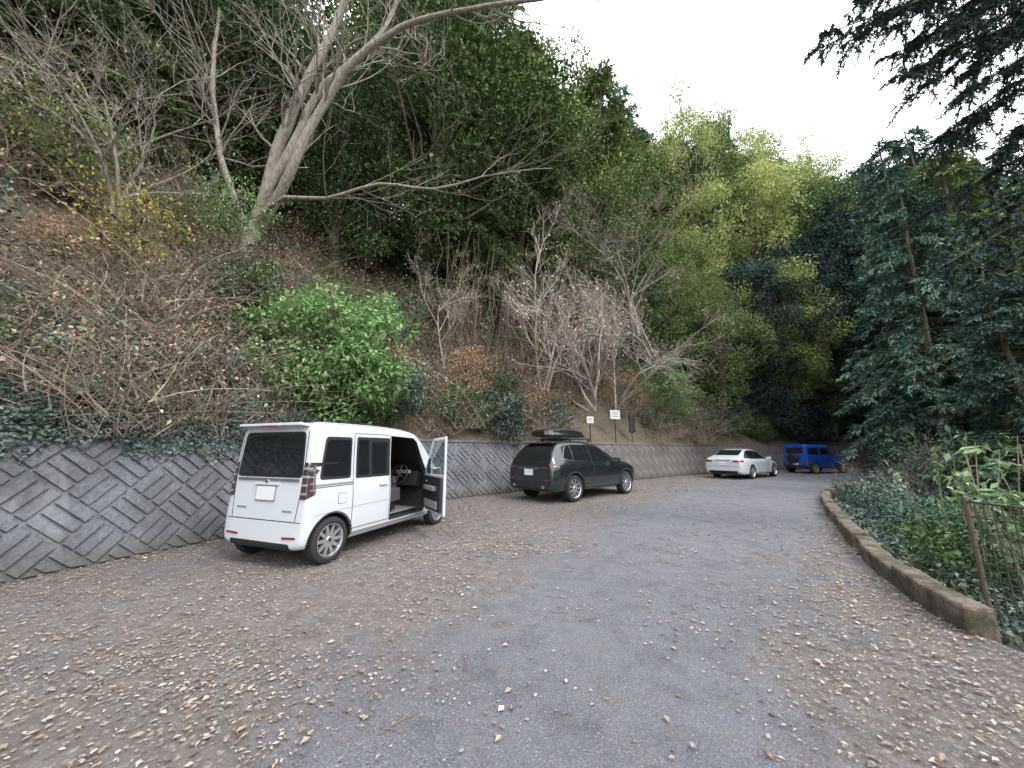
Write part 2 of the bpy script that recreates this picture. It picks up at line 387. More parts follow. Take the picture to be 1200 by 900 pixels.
class CB:
    def __init__(s): s.V=[];s.F=[];s.M=[]
    def add(s,vs,fs,m):
        n=len(s.V); s.V+= [tuple(v) for v in vs]; s.F+=[tuple(i+n for i in f) for f in fs]; s.M+=[m]*len(fs)
    def box(s,c,d,m,rot=None,taper=1):
        vs=[]
        for z in (-1,1):
            k=taper if z>0 else 1
            for x,y in ((-1,-1),(1,-1),(1,1),(-1,1)):
                v=Vector((x*d[0]/2*k,y*d[1]/2*k,z*d[2]/2)); 
                if rot: v=rot@v
                vs.append(v+Vector(c))
        s.add(vs,[(3,2,1,0),(4,5,6,7),(0,1,5,4),(1,2,6,5),(2,3,7,6),(3,0,4,7)],m)
    def lathe(s,prof,m,k=36,close=False):
        vs=[(r*math.cos(t*2*math.pi/k),y,r*math.sin(t*2*math.pi/k)) for r,y in prof for t in range(k)]
        fs=[(i*k+t,i*k+(t+1)%k,(i+1)*k+(t+1)%k,(i+1)*k+t) for i in range(len(prof)-1) for t in range(k)]
        s.add(vs,fs,m)
    def prism(s,poly,y0,y1,m):
        k=len(poly); vs=[(x,y0,z) for x,z in poly]+[(x,y1,z) for x,z in poly]
        s.add(vs,[tuple(range(k)),tuple(range(2*k-1,k-1,-1))]+[(i,k+i,k+(i+1)%k,(i+1)%k) for i in range(k)],m)
    def rod(s,a,b_,r,m,k=8):
        a=Vector(a);b_=Vector(b_);d=(b_-a).normalized();u=d.orthogonal().normalized();w=d.cross(u)
        vs=[p+(u*math.cos(t*2*math.pi/k)+w*math.sin(t*2*math.pi/k))*r for p in (a,b_) for t in range(k)]
        s.add(vs,[(t,(t+1)%k,k+(t+1)%k,k+t) for t in range(k)]+[tuple(range(k)),tuple(range(k,2*k))],m)
    def mesh(s,name,mats,sharp=35,smooth=True):
        me=bpy.data.meshes.new(name); me.from_pydata(s.V,[],s.F)
        for m in mats: me.materials.append(m)
        me.polygons.foreach_set('material_index',s.M); me.update()
        bm=bmesh.new(); bm.from_mesh(me); bmesh.ops.recalc_face_normals(bm,faces=bm.faces); bm.to_mesh(me); bm.free()
        if smooth:
            me.polygons.foreach_set('use_smooth',[True]*len(me.polygons)); me.set_sharp_from_angle(angle=math.radians(sharp))
        return me
def bevel(o,w=.008,seg=2):
    m=o.modifiers.new('bevel','BEVEL'); m.width=w; m.segments=seg; m.limit_method='ANGLE'; return o
def ring(st):
    x,zb,belt,zt,hw,ht,lean=st; h=belt-zb; dz=zt-belt
    half=[(0,zb),(hw*.6,zb),(hw*.93,zb+.015),(hw*.985,zb+.12*h),(hw,zb+.5*h),(hw*.995,zb+.85*h),(hw*.965,belt),(ht+.3*(hw*.965-ht),belt+.62*dz),(ht+.02,zt-.12*dz-.03),(ht-.05,zt-.02),(ht*.55,zt-.006),(0,zt)]
    pts=half+[(-y,z) for y,z in half[-2:0:-1]]
    return [(x+lean*((z-zb)/(zt-zb)),y,z) for y,z in pts]
def loft_obj(sts,mats,name='body',sub=2):
    n=len(ring(sts[0])); h=n//2
    V=[p for st in sts for p in ring(st)]; F=[]
    for i in range(len(sts)-1):
        for j in range(n): F.append((i*n+j,i*n+(j+1)%n,(i+1)*n+(j+1)%n,(i+1)*n+j))
    for o in (0,(len(sts)-1)*n):
        for j in range(h):
            a,b_=o+j,o+j+1; c=o+(n-j-1)%n; d=o+(n-j)%n
            f=[]
            for q in (a,b_,c,d):
                if q not in f: f.append(q)
            if len(f)>2: F.append(tuple(f))
    cb=CB(); cb.add(V,F,0); me=cb.mesh(name,mats)
    o=obj(name,me); m=o.modifiers.new('s','SUBSURF'); m.levels=sub; m.render_levels=sub
    return o
def evalmesh(o):
    dg=bpy.context.evaluated_depsgraph_get(); dg.update()
    return bpy.data.meshes.new_from_object(o.evaluated_get(dg))
def roundpoly(poly,r,dens=.07):
    n=len(poly); out=[]
    for i in range(n):
        p=Vector(poly[i]);a=Vector(poly[i-1]);b_=Vector(poly[(i+1)%n])
        ra=min(r,(a-p).length*.45); rb=min(r,(b_-p).length*.45)
        s=p+(a-p).normalized()*ra; e=p+(b_-p).normalized()*rb
        for t in (0,.25,.5,.75,1): out.append(s*(1-t)**2+p*2*t*(1-t)+e*t*t)
    res=[]
    for i in range(len(out)):
        a=out[i];b_=out[(i+1)%len(out)]; k=max(1,int((b_-a).length/dens))
        for j in range(k): res.append(a.lerp(b_,j/k))
    return res
DIRS={'R':((0,1,0),lambda a,b_:(a,-4,b_)),'L':((0,-1,0),lambda a,b_:(a,4,b_)),'B':((1,0,0),lambda a,b_:(-6,a,b_)),'F':((-1,0,0),lambda a,b_:(9,a,b_)),'T':((0,0,-1),lambda a,b_:(a,b_,5))}
class Car:
    def __init__(s,name,sts,paint,loc,rz,wheels,wr,ww,wy,extra=None,arch=.05,cutwheels=True):
        s.e=empty(name,loc,rz); s.mats=[paint]+CM[1:]
        o=loft_obj(sts,s.mats); me=evalmesh(o)
        s.bvh=BVHTree.FromPolygons([v.co[:] for v in me.vertices],[p.vertices[:] for p in me.polygons])
        hwm=max(st[4] for st in sts)
        tmp=[]
        if cutwheels:
            cut=CB()
            for x in wheels:
                for sd in (-1,1):
                    k=32; R_=wr+arch
                    ya,yb=sd*(wy-ww/2-.1),sd*(hwm+.3)
                    vs=[(x+R_*math.cos(t*2*math.pi/k),y,wr+R_*math.sin(t*2*math.pi/k)) for y in (ya,yb) for t in range(k)]
                    cut.add(vs,[(t,(t+1)%k,k+(t+1)%k,k+t) for t in range(k)]+[tuple(range(k)),tuple(range(k,2*k))],1)
            for c in [cut]+(extra or []):
                co=obj('cut',c.mesh('cut',s.mats,smooth=False)); m=o.modifiers.new('b','BOOLEAN'); m.operation='DIFFERENCE'; m.solver='EXACT'; m.object=co; tmp.append(co)
        me2=evalmesh(o)
        for c in tmp+[o]: bpy.data.objects.remove(c)
        me2.name='body'; me2.polygons.foreach_set('use_smooth',[True]*len(me2.polygons)); me2.set_sharp_from_angle(angle=math.radians(40))
        s.body=obj('body',me2,parent=s.e)
        s.t=CB(); s.f=CB()
    def proj(s,v,a,b_,o):
        d,f=DIRS[v]; hit,nn,_,_=s.bvh.ray_cast(Vector(f(a,b_)),Vector(d))
        if hit is None:
            q=Vector(f(a,b_)); 
            hit,nn,_,_=s.bvh.find_nearest(q+Vector(d)*(3.2 if v in 'RL' else 5.3))
        if nn.dot(Vector(d))>0: nn=-nn
        return hit+nn*o
    def patch(s,poly,v,off,m,r=.03,cb=None):
        P=roundpoly(poly,r); c=sum(P,Vector((0,0)))/len(P); n=len(P)
        vs=[];fs=[]
        for k,o in ((1,-.006),(1,off),(.8,off),(.55,off),(.3,off)):
            for p in P:
                q=c+(p-c)*k; vs.append(s.proj(v,q.x,q.y,o))
        vs.append(s.proj(v,c.x,c.y,off))
        for i in range(4):
            for j in range(n): fs.append((i*n+j,i*n+(j+1)%n,(i+1)*n+(j+1)%n,(i+1)*n+j))
        for j in range(n): fs.append((4*n+j,4*n+(j+1)%n,5*n))
        (cb or s.t).add(vs,fs,m)
    def both(s,poly,off,m,r=.03):
        for v in 'RL': s.patch(poly,v,off,m,r)
    def sym(s,poly,v,off,m,r=.02):
        s.patch(poly,v,off,m,r); s.patch([(-a,b_) for a,b_ in poly],v,off,m,r)
    def strip(s,pts,w,v,off,m,dens=.06):
        P=[]
        for i in range(len(pts)-1):
            a=Vector(pts[i]);b_=Vector(pts[i+1]);k=max(1,int((b_-a).length/dens))
            for j in range(k): P.append(a.lerp(b_,j/k))
        P.append(Vector(pts[-1]))
        vs=[]
        for i,p in enumerate(P):
            t=(P[min(i+1,len(P)-1)]-P[max(i-1,0)]).normalized(); q=Vector((-t.y,t.x))*w/2
            vs+= [s.proj(v,*(p+q),-.004),s.proj(v,*(p+q),off),s.proj(v,*(p-q),off),s.proj(v,*(p-q),-.004)]
        s.t.add(vs,[(4*i+k,4*i+k+1,4*i+k+5,4*i+k+4) for i in range(len(P)-1) for k in range(3)],m)
    def bstrip(s,pts,w,off,m):
        for v in 'RL': s.strip(pts,w,v,off,m)
    def arc(s,x,z,r,w,off,m,a0=0,a1=180):
        s.bstrip([(x+r*math.cos(math.radians(a)),z+r*math.sin(math.radians(a))) for a in np.linspace(a0,a1,19)],w,off,m)
    def wheels(s,xs,r,w,y,style):
        me=wheel_mesh(r,w,s.mats,style)
        for x in xs:
            for sd in (-1,1): obj('wheel',me,(x,sd*y,r),0 if sd<0 else math.pi,parent=s.e)
    def done(s):
        if s.t.V: obj('trim',s.t.mesh('trim',s.mats),parent=s.e)
        if s.f.V: bevel(obj('fittings',s.f.mesh('fittings',s.mats),parent=s.e))
def wheel_mesh(r,w,mats,style):
    c=CB(); rr=r*.70; h=w/2; am=GY if style==3 else AL
    c.lathe([(rr,-h+.015),(r*.78,-h-.004),(r*.90,-h),(r*.965,-h+.012),(r*.995,-h+.035),(r,-h+.05),(r,h-.05),(r*.97,h-.01),(rr,h)],RB,48)
    c.lathe([(rr+.004,-h+.006),(rr-.006,-h+.004),(rr*.93,-h+.02),(rr*.9,h*.6)],am,48)
    c.lathe([(rr*.92,-h+.10),(.01,-h+.09)],DK,32)
    ns={0:5,1:9,2:10,3:6}.get(style,5); wd={0:.05,1:.034,2:.032,3:.06}.get(style,.04)
    for i in range(ns):
        a=i*2*math.pi/ns
        def P(rad,t,y): return (rad*math.cos(a)-t*math.sin(a),y,rad*math.sin(a)+t*math.cos(a))
        w0,w1=wd*.8,wd*.55
        r0,r1=rr*.15,rr*.95
        vs=[P(r0,-w0,-h+.03),P(r0,w0,-h+.03),P(r1,w1,-h+.022),P(r1,-w1,-h+.022),P(r0,-w0,-h+.07),P(r0,w0,-h+.07),P(r1,w1,-h+.06),P(r1,-w1,-h+.06)]
        c.add(vs,[(0,1,2,3),(4,5,6,7),(0,1,5,4),(1,2,6,5),(2,3,7,6),(3,0,4,7)],am)
    c.lathe([(.001,-h+.018),(rr*.2,-h+.02),(rr*.26,-h+.035),(rr*.26,-h+.09)],am,24)
    c.lathe([(.001,-h+.012),(rr*.1,-h+.013),(rr*.12,-h+.02)],BK,20)
    return c.mesh('wheel',mats,30)

# ------------------------------------------------------------ white tall minivan with open door
def minivan():
    st=[(-.435,.30,.98,1.68,.66,.58,.07),(-.43,.24,.98,1.745,.715,.635,.07),(-.36,.21,.98,1.79,.738,.665,.05),(-.1,.20,.98,1.81,.738,.675,.02),
        (.5,.20,.98,1.815,.738,.675,0),(1.2,.20,.98,1.81,.738,.672,0),(1.75,.20,.97,1.78,.738,.66,0),(1.93,.20,.965,1.715,.738,.645,0),(2.25,.20,.955,1.40,.738,.645,0),(2.56,.20,.94,1.08,.735,.64,0),
        (2.66,.20,.90,1.015,.732,.63,0),(2.82,.21,.86,.965,.72,.58,0),(2.92,.24,.76,.88,.67,.52,0),(2.955,.30,.70,.80,.60,.47,0)]
    A=CB(); A.prism([(.35,.38),(2.05,.38),(2.2,.8),(2.3,.98),(1.86,1.60),(1.7,1.68),(.35,1.68)],-.60,.60,1)
    D=CB(); D.prism([(1.10,.33),(2.02,.33),(2.13,.6),(2.16,.96),(1.83,1.56),(1.72,1.63),(1.10,1.65)],-.95,-.55,1)
    L=CB(); L.prism([(1.2,1.05),(2.12,1.05),(1.82,1.52),(1.2,1.55)],.55,.95,1)
    c=Car('parked_minivan',st,PAINTW,(-3.02,5.08,0),math.radians(69.4),(0,2.52),.285,.165,.655,[A,D,L])
    c.wheels((0,2.52),.285,.165,.650,2)
    c.arc(0,.285,.345,.012,.006,SE,0,180)
    c.both([(-.24,1.05),(.27,1.04),(.27,1.60),(-.17,1.60)],.003,BK,.05); c.both([(-.20,1.09),(.24,1.08),(.24,1.56),(-.14,1.56)],.007,GL,.04)
    c.both([(.36,1.03),(1.07,1.02),(1.07,1.61),(.36,1.61)],.003,BK,.03); c.both([(.40,1.07),(1.0,1.06),(1.0,1.57),(.40,1.57)],.007,GL,.03)
    for pts in ([(.315,.36),(.315,1.66),(1.08,1.66),(1.08,.36),(.315,.36)],[(-.34,.955),(.315,.955)],[(2.16,.36),(2.18,.98)]):
        c.bstrip(pts,.009,.002,SE)
    c.bstrip([(-.34,.985),(.32,.985)],.02,.008,GY)
    c.bstrip([(.36,.30),(2.15,.30)],.03,.01,GY)
    c.bstrip([(-.3,.62),(.3,.65),(1.05,.66)],.005,.002,GY)
    c.both([(.84,.89),(1.02,.89),(1.02,.93),(.84,.93)],.028,PA,.02); c.both([(.06,.72),(.2,.72),(.2,.86),(.06,.86)],.002,SE,.02); c.both([(.065,.725),(.195,.725),(.195,.855),(.065,.855)],.004,PA,.02)
    c.patch([(-.60,1.08),(.60,1.08),(.555,1.66),(-.555,1.66)],'B',.004,BK,.07); c.patch([(-.57,1.11),(.57,1.11),(.53,1.63),(-.53,1.63)],'B',.009,GL,.06)
    c.patch([(-.56,1.035),(.56,1.035),(.565,1.07),(-.565,1.07)],'B',.014,CH,.01)
    c.patch([(-.165,.80),(.165,.80),(.165,.965),(-.165,.965)],'B',.016,PL,.008)
    c.strip([(-.175,.79),(.175,.79),(.175,.975),(-.175,.975),(-.175,.79)],.008,'B',.012,GY)
    c.patch([(-.22,.985),(.22,.985),(.22,1.02),(-.22,1.02)],'B',.02,PA,.01)
    c.strip([(-.60,1.68),(-.615,1.0),(-.57,.56),(.57,.56),(.615,1.0),(.60,1.68)],.010,'B',.002,SE)
    c.strip([(-.66,.56),(.66,.56)],.008,'B',.002,SE)
    for s_ in (1,-1):
        lp=[(s_*.612,.83),(s_*.70,.83),(s_*.70,1.27),(s_*.612,1.27)]
        c.patch(lp,'B',.012,SM,.02)
        for z in (.88,.98,1.08,1.18): c.patch([(s_*.62,z),(s_*.69,z),(s_*.69,z+.03),(s_*.62,z+.03)],'B',.018,GY,.01)
        c.patch([(s_*.40,.36),(s_*.62,.37),(s_*.62,.395),(s_*.40,.385)],'B',.008,RD,.01)
    for v in 'RL':
        c.patch([(-.40,.84),(-.30,.88),(-.30,1.24),(-.36,1.27)],v,.012,SM,.02)
        for z in (.93,1.01,1.09,1.17): c.strip([(-.37,z),(-.31,z)],.012,v,.017,GY)
    c.patch([(-.55,.23),(.55,.23),(.52,.31),(-.52,.31)],'B',.006,BK,.02)
    c.strip([(0.0,1.12),(.12,1.2),(.42,1.22)],.016,'B',.02,BK)
    c.patch([(-.03,1.0),(.03,1.0),(.03,1.05),(-.03,1.05)],'B',.02,CH,.02)
    c.strip([(-.50,.68),(-.34,.68)],.02,'B',.006,GY); c.strip([(.32,.70),(.50,.70)],.02,'B',.006,GY)
    c.f.box((-.40,0,1.745),(.16,1.16,.035),PA,Matrix.Rotation(.12,3,'Y')); c.f.box((-.475,0,1.732),(.02,.3,.02),RD)
    for y in (-.45,.45): c.strip([(-.2,y),(1.7,y)],.03,'T',.008,PA)
    f=c.f
    for y in (-.31,.33):
        f.box((1.32,y,.66),(.50,.50,.20),FB,Matrix.Rotation(-.08,3,'Y')); f.box((1.06,y,1.02),(.16,.48,.66),FB,Matrix.Rotation(-.2,3,'Y'),.9); f.box((.96,y,1.42),(.10,.26,.18),FB,Matrix.Rotation(-.15,3,'Y'))
        f.box((1.32,y,.50),(.4,.4,.14),BK)
    f.box((.55,0,.72),(.45,1.1,.2),FB); f.box((.42,0,1.05),(.12,1.1,.6),FB)
    f.box((2.08,0,.88),(.22,1.16,.26),BK,Matrix.Rotation(.25,3,'Y')); f.box((1.95,0,.78),(.10,.3,.3),GY); f.box((1.93,-.33,1.02),(.08,.28,.06),GY)
    f.box((1.5,0,.385),(1.2,1.15,.012),GY)
    k=24; rot=Matrix.Rotation(math.radians(-62),3,'Y')
    ring_pts=[Vector((1.80,-.33,.98))+rot@Vector((.18*math.cos(t*2*math.pi/k),.18*math.sin(t*2*math.pi/k),0)) for t in range(k+1)]
    for a,b_ in zip(ring_pts[:-1],ring_pts[1:]): c.f.rod(a,b_,.014,BK,6)
    c.f.rod((1.80,-.33,.98),(1.98,-.33,.88),.03,BK); c.f.rod(ring_pts[0],ring_pts[12],.014,BK,6)
    c.done()
    h=empty('open_front_door',(2.10,-.735,0),math.radians(52)); h.parent=c.e
    d=CB(); d.prism([(-.98,.36),(-.06,.36),(.02,.62),(.04,.99),(-.98,1.01)],-.01,.035,PA)
    d2=CB(); d2.prism([(-.94,.42),(-.10,.42),(-.03,.64),(-.01,.96),(-.94,.97)],.037,.085,BK)
    d2.box((-.5,.11,.78),(.5,.06,.07),GY); d2.prism([(-.85,.46),(-.25,.46),(-.22,.58),(-.85,.58)],.087,.115,GY); d2.rod((-.2,.1,.88),(-.32,.1,.88),.015,CH); d2.box((-.47,-.03,.90),(.18,.03,.035),PA)
    fr=CB()
    def bar(a,b_,w=.05):
        a=Vector((a[0],0.01,a[1]));b_=Vector((b_[0],0.01,b_[1]));t=(b_-a).normalized();q=Vector((-t.z,0,t.x))*w/2
        vs=[p+o+Vector((0,y,0)) for y in (-.015,.02) for p,o in ((a,q),(b_,q),(b_,-q),(a,-q))]
        fr.add(vs,[(0,1,2,3),(4,5,6,7),(0,1,5,4),(1,2,6,5),(2,3,7,6),(3,0,4,7)],PA if w<.06 else BK)
    bar((-.955,.99),(-.955,1.635)); bar((-.98,1.62),(-.36,1.60)); bar((-.39,1.61),(.02,1.0)); bar((-.10,1.0),(-.16,1.27),.061)
    g=CB(); g.prism([(-.93,1.0),(-.02,1.0),(-.38,1.59),(-.93,1.60)],.0,.005,CG)
    m_=CB(); m_.box((-.06,-.13,1.03),(.07,.20,.14),PA,Matrix.Rotation(.2,3,'Z')); m_.box((-.105,-.13,1.03),(.008,.17,.11),CH); m_.box((-.05,-.03,1.0),(.06,.06,.04),BK)
    for nm,q,bw in (('door_skin',d,.012),('door_lining',d2,.01),('window_frame',fr,.006),('window_glass',g,0),('door_mirror',m_,.02)):
        o=obj(nm,q.mesh(nm,c.mats),parent=h)
        if bw: bevel(o,bw,3)
minivan()

def suv():
    st=[(-.93,.42,.86,.98,.72,.62,.02),(-.92,.36,.90,1.04,.82,.72,.03),(-.84,.30,.96,1.16,.89,.76,.02),(-.68,.28,1.02,1.38,.915,.70,0),(-.45,.27,1.04,1.60,.92,.645,0),(-.2,.27,1.04,1.655,.92,.625,0),
        (.4,.27,1.02,1.685,.915,.62,0),(1.0,.27,1.0,1.68,.915,.615,0),(1.45,.27,.99,1.62,.915,.60,0),(1.75,.27,.985,1.50,.915,.60,0),(2.3,.27,.98,1.19,.915,.68,0),(2.45,.27,.97,1.12,.915,.72,0),
        (3.0,.28,.92,1.06,.90,.68,0),(3.35,.30,.86,.99,.85,.60,0),(3.52,.34,.76,.88,.74,.50,0),(3.58,.40,.68,.78,.64,.44,0)]
    c=Car('parked_suv',st,PAINTK,(1.15,10.75,0),math.radians(42.1),(0,2.70),.36,.225,.80)
    c.wheels((0,2.70),.36,.225,.80,1)
    for x in (0,2.70): c.arc(x,.36,.445,.06,.012,BK,-5,185)
    c.bstrip([(.42,.33),(2.28,.33)],.13,.014,BK); c.bstrip([(.45,.41),(2.25,.41)],.012,.02,CH)
    c.both([(-.43,1.17),(.0,1.10),(2.03,1.06),(1.61,1.435),(1.1,1.555),(.2,1.575),(-.19,1.495)],.003,CH,.04)
    c.both([(-.40,1.18),(.02,1.12),(.05,1.55),(-.16,1.48)],.008,GL,.03)
    c.both([(.06,1.115),(.88,1.095),(.88,1.55),(.09,1.56)],.008,GL,.02)
    c.both([(.90,1.095),(1.97,1.07),(1.58,1.425),(1.1,1.54),(.90,1.55)],.008,GL,.03)
    for pts in ([(.42,.42),(.18,.8),(.08,1.08)],[(.895,.40),(.895,1.1)],[(2.0,.42),(2.03,1.04)],[(.42,.40),(2.0,.40)]): c.bstrip(pts,.010,.002,SE)
    c.bstrip([(-.7,.86),(1.2,.84),(2.9,.80)],.012,.006,PA)
    for x in (.28,1.08): c.both([(x,.93),(x+.2,.93),(x+.2,.965),(x,.965)],.03,PA,.015)
    c.patch([(-.62,1.13),(.62,1.13),(.55,1.50),(-.55,1.50)],'B',.006,GL,.06)
    c.sym([(.46,.91),(.80,.89),(.82,.96),(.48,.98)],'B',.012,SM,.03); c.sym([(.52,.925),(.68,.92),(.68,.95),(.52,.955)],'B',.018,RD,.01); c.both([(-.86,.90),(-.66,.95),(-.70,.99),(-.86,.98)],.012,SM,.02)
    c.patch([(-.165,.72),(.165,.72),(.165,.885),(-.165,.885)],'B',.018,PL,.01); c.patch([(-.4,.90),(.4,.90),(.4,.915),(-.4,.915)],'B',.02,CH,.005)
    c.patch([(-.70,.34),(.70,.34),(.74,.56),(-.74,.56)],'B',.010,BK,.05); c.sym([(.5,.40),(.62,.40),(.62,.47),(.5,.47)],'B',.03,CH,.03); c.sym([(.58,.60),(.76,.60),(.76,.63),(.58,.63)],'B',.014,RD,.01)
    c.f.box((-.42,0,1.615),(.26,1.12,.03),PA,Matrix.Rotation(-.12,3,'Y')); c.f.box((2.0,-1.0,1.10),(.12,.2,.14),PA); c.f.box((2.0,1.0,1.10),(.12,.2,.14),PA)
    for x in (.25,1.15): c.f.box((x,0,1.74),(.05,1.2,.03),BK); [c.f.box((x,y,1.70),(.08,.05,.09),BK) for y in (-.56,.56)]
    o=loft_obj([(-.42,1.84,1.90,1.95,.20,.16,0),(-.38,1.79,1.89,2.0,.34,.30,0),(-.1,1.765,1.88,2.06,.40,.35,0),(.8,1.765,1.88,2.07,.40,.35,0),(1.25,1.765,1.87,2.02,.38,.32,0),(1.55,1.79,1.86,1.93,.28,.22,0),(1.60,1.83,1.86,1.88,.16,.12,0)],c.mats,'roof_box')
    o.location=(0,.12,0); o.parent=c.e
    c.done()
suv()
def sedan():
    st=[(-1.12,.40,.76,.90,.70,.58,.02),(-1.11,.32,.80,.97,.80,.68,.03),(-1.0,.24,.84,1.04,.87,.72,0),(-.75,.20,.88,1.10,.895,.70,0),(-.45,.19,.90,1.20,.90,.64,0),(-.1,.19,.91,1.36,.90,.585,0),(.25,.19,.91,1.435,.90,.575,0),
        (.8,.19,.90,1.46,.90,.57,0),(1.3,.19,.89,1.43,.90,.56,0),(1.6,.19,.885,1.35,.90,.56,0),(2.2,.19,.87,1.04,.90,.66,0),(2.4,.19,.85,.97,.90,.70,0),(3.1,.20,.78,.90,.88,.66,0),(3.5,.24,.70,.80,.80,.55,0),(3.62,.32,.62,.70,.66,.46,0)]
    c=Car('parked_sedan',st,PAINTW,(11.2,18.3,0),math.radians(36),(0,2.80),.33,.22,.79)
    c.wheels((0,2.80),.33,.22,.79,0)
    c.both([(-.55,1.0),(0,.965),(2.05,.93),(1.55,1.26),(1.1,1.355),(.3,1.37),(-.05,1.28)],.003,BK,.05)
    c.both([(-.02,.985),(.72,.97),(.72,1.335),(.25,1.335),(.02,1.28)],.008,GL,.03); c.both([(.80,.97),(1.92,.95),(1.50,1.24),(1.1,1.32),(.80,1.33)],.008,GL,.03)
    for pts in ([(.4,.3),(.12,.7),(.0,.95)],[(.76,.28),(.76,.95)],[(1.95,.3),(2.0,.92)],[(.4,.27),(1.95,.27)]): c.bstrip(pts,.012,.002,SE)
    for x in (.2,1.0): c.both([(x,.80),(x+.2,.80),(x+.2,.835),(x,.835)],.03,PA,.015)
    c.patch([(-.56,1.13),(.56,1.13),(.50,1.38),(-.50,1.38)],'B',.006,GL,.06)
    c.sym([(.46,.81),(.78,.80),(.78,.90),(.48,.88)],'B',.012,RD,.03); c.both([(-1.05,.80),(-.85,.82),(-.85,.90),(-1.03,.90)],.012,RD,.02)
    c.patch([(-.165,.66),(.165,.66),(.165,.82),(-.165,.82)],'B',.018,PL,.01); c.patch([(-.62,.26),(.62,.26),(.66,.40),(-.66,.40)],'B',.008,BK,.04)
    c.strip([(-.74,.60),(.74,.60)],.012,'B',.003,SE); c.patch([(-.35,.88),(.35,.88),(.35,.905),(-.35,.905)],'B',.018,CH,.005)
    c.f.box((1.9,-.98,.98),(.12,.2,.12),PA); c.f.box((1.9,.98,.98),(.12,.2,.12),PA)
    c.done()
sedan()
def offroad():
    st=[(-.52,.42,1.0,1.60,.67,.60,.03),(-.515,.34,1.0,1.68,.71,.64,.03),(-.46,.32,1.0,1.71,.725,.66,.02),(0,.32,1.0,1.72,.73,.665,0),(.8,.32,1.0,1.72,.73,.665,0),(1.25,.32,1.0,1.70,.73,.66,0),(1.36,.32,1.0,1.65,.73,.655,0),(1.62,.32,1.0,1.14,.73,.665,0),
        (1.68,.32,.98,1.08,.73,.67,0),(2.2,.32,.96,1.05,.72,.66,0),(2.6,.34,.92,1.02,.70,.64,0),(2.66,.40,.86,.96,.64,.58,0)]
    c=Car('parked_compact_offroad_vehicle',st,PAINTB,(17.5,21.75,0),math.radians(16),(0,2.25),.33,.18,.64,cutwheels=False)
    for x in (0,2.25):      # black wheel-arch recess faces, wheels stand just proud of them
        c.both([(x+.385*math.cos(t*math.pi/8),.33+.385*math.sin(t*math.pi/8)) for t in range(9)]+[(x-.385,.30),(x+.385,.30)],.012,BK,.01)
    c.wheels((0,2.25),.33,.18,.675,3)
    c.bstrip([(.42,.37),(1.83,.37)],.06,.012,BK)
    c.both([(-.36,1.12),(.46,1.11),(.46,1.48),(-.32,1.48)],.006,GL,.05); c.both([(.60,1.11),(1.38,1.10),(1.24,1.47),(.60,1.48)],.006,GL,.05)
    for pts in ([(.53,.45),(.53,1.5)],[(1.5,.45),(1.5,1.02)]): c.bstrip(pts,.010,.003,SE)
    c.both([(.62,.92),(.78,.92),(.78,.96),(.62,.96)],.03,BK,.01)
    c.patch([(-.50,1.18),(.50,1.18),(.48,1.52),(-.48,1.52)],'B',.006,GL,.05); c.sym([(.50,.55),(.66,.55),(.66,.64),(.50,.64)],'B',.012,RD,.01)
    c.patch([(-.165,.50),(.165,.50),(.165,.62),(-.165,.62)],'B',.02,PL,.01)
    c.f.box((-.53,0,.42),(.10,1.36,.14),BK)
    sp=CB(); sp.lathe([(.001,-.10),(.25,-.10),(.29,-.07),(.30,0),(.29,.08),(.001,.09)],BK,36)
    obj('spare_wheel',sp.mesh('spare_wheel',c.mats),(-.62,.05,.90),-math.pi/2,parent=c.e)
    c.f.box((1.42,-.82,1.12),(.08,.14,.14),BK); c.f.box((1.42,.82,1.12),(.08,.14,.14),BK)
    c.done()
offroad()

# ------------------------------------------------------------ kerb + fence + notice signs
def kerb():
    c=CB(); KS=arclen(KP)
    s0=KS[((KP-np.array([3.60,3.05]))**2).sum(1).argmin()]; s=s0
    while s<s0+34:
        L=.58; x=np.interp(s+L/2,KS,KP[:,0]); y=np.interp(s+L/2,KS,KP[:,1])
        dx=np.interp(s+L,KS,KP[:,0])-np.interp(s,KS,KP[:,0]); dy=np.interp(s+L,KS,KP[:,1])-np.interp(s,KS,KP[:,1]); a=math.atan2(dy,dx)
        rx,ry=dy/math.hypot(dx,dy),-dx/math.hypot(dx,dy); h=.20+random.uniform(-.025,.03); off=random.uniform(-.02,.02)
        c.box((x+rx*(.11+off),y+ry*(.11+off),h/2-.12),(L-.04,.20,h+.24),0,Matrix.Rotation(a+random.uniform(-.05,.05),3,'Z'))
        s+=L
    m,nt,bs=newmat('kerb_concrete_mossy'); g=nt.nodes.new('ShaderNodeNewGeometry').outputs['Position']
    n1=noise(nt,g,4,6,.7); n2=noise(nt,g,40,4,.7)
    cc=mixc(nt,rmp(nt,n2,.3,.7),(.09,.072,.055),(.25,.205,.165)); cc=mixc(nt,rmp(nt,n1,.42,.6),cc,(.065,.055,.035))
    nt.links.new(cc,bs.inputs['Base Color']); bs.inputs['Roughness'].default_value=.95
    bp=N(nt,'ShaderNodeBump',Strength=1.,Distance=.03); nt.links.new(n1,bp.inputs['Height']); nt.links.new(bp.outputs[0],bs.inputs['Normal'])
    bevel(obj('kerb',c.mesh('kerb',[m],smooth=False)),.03,2)
kerb()
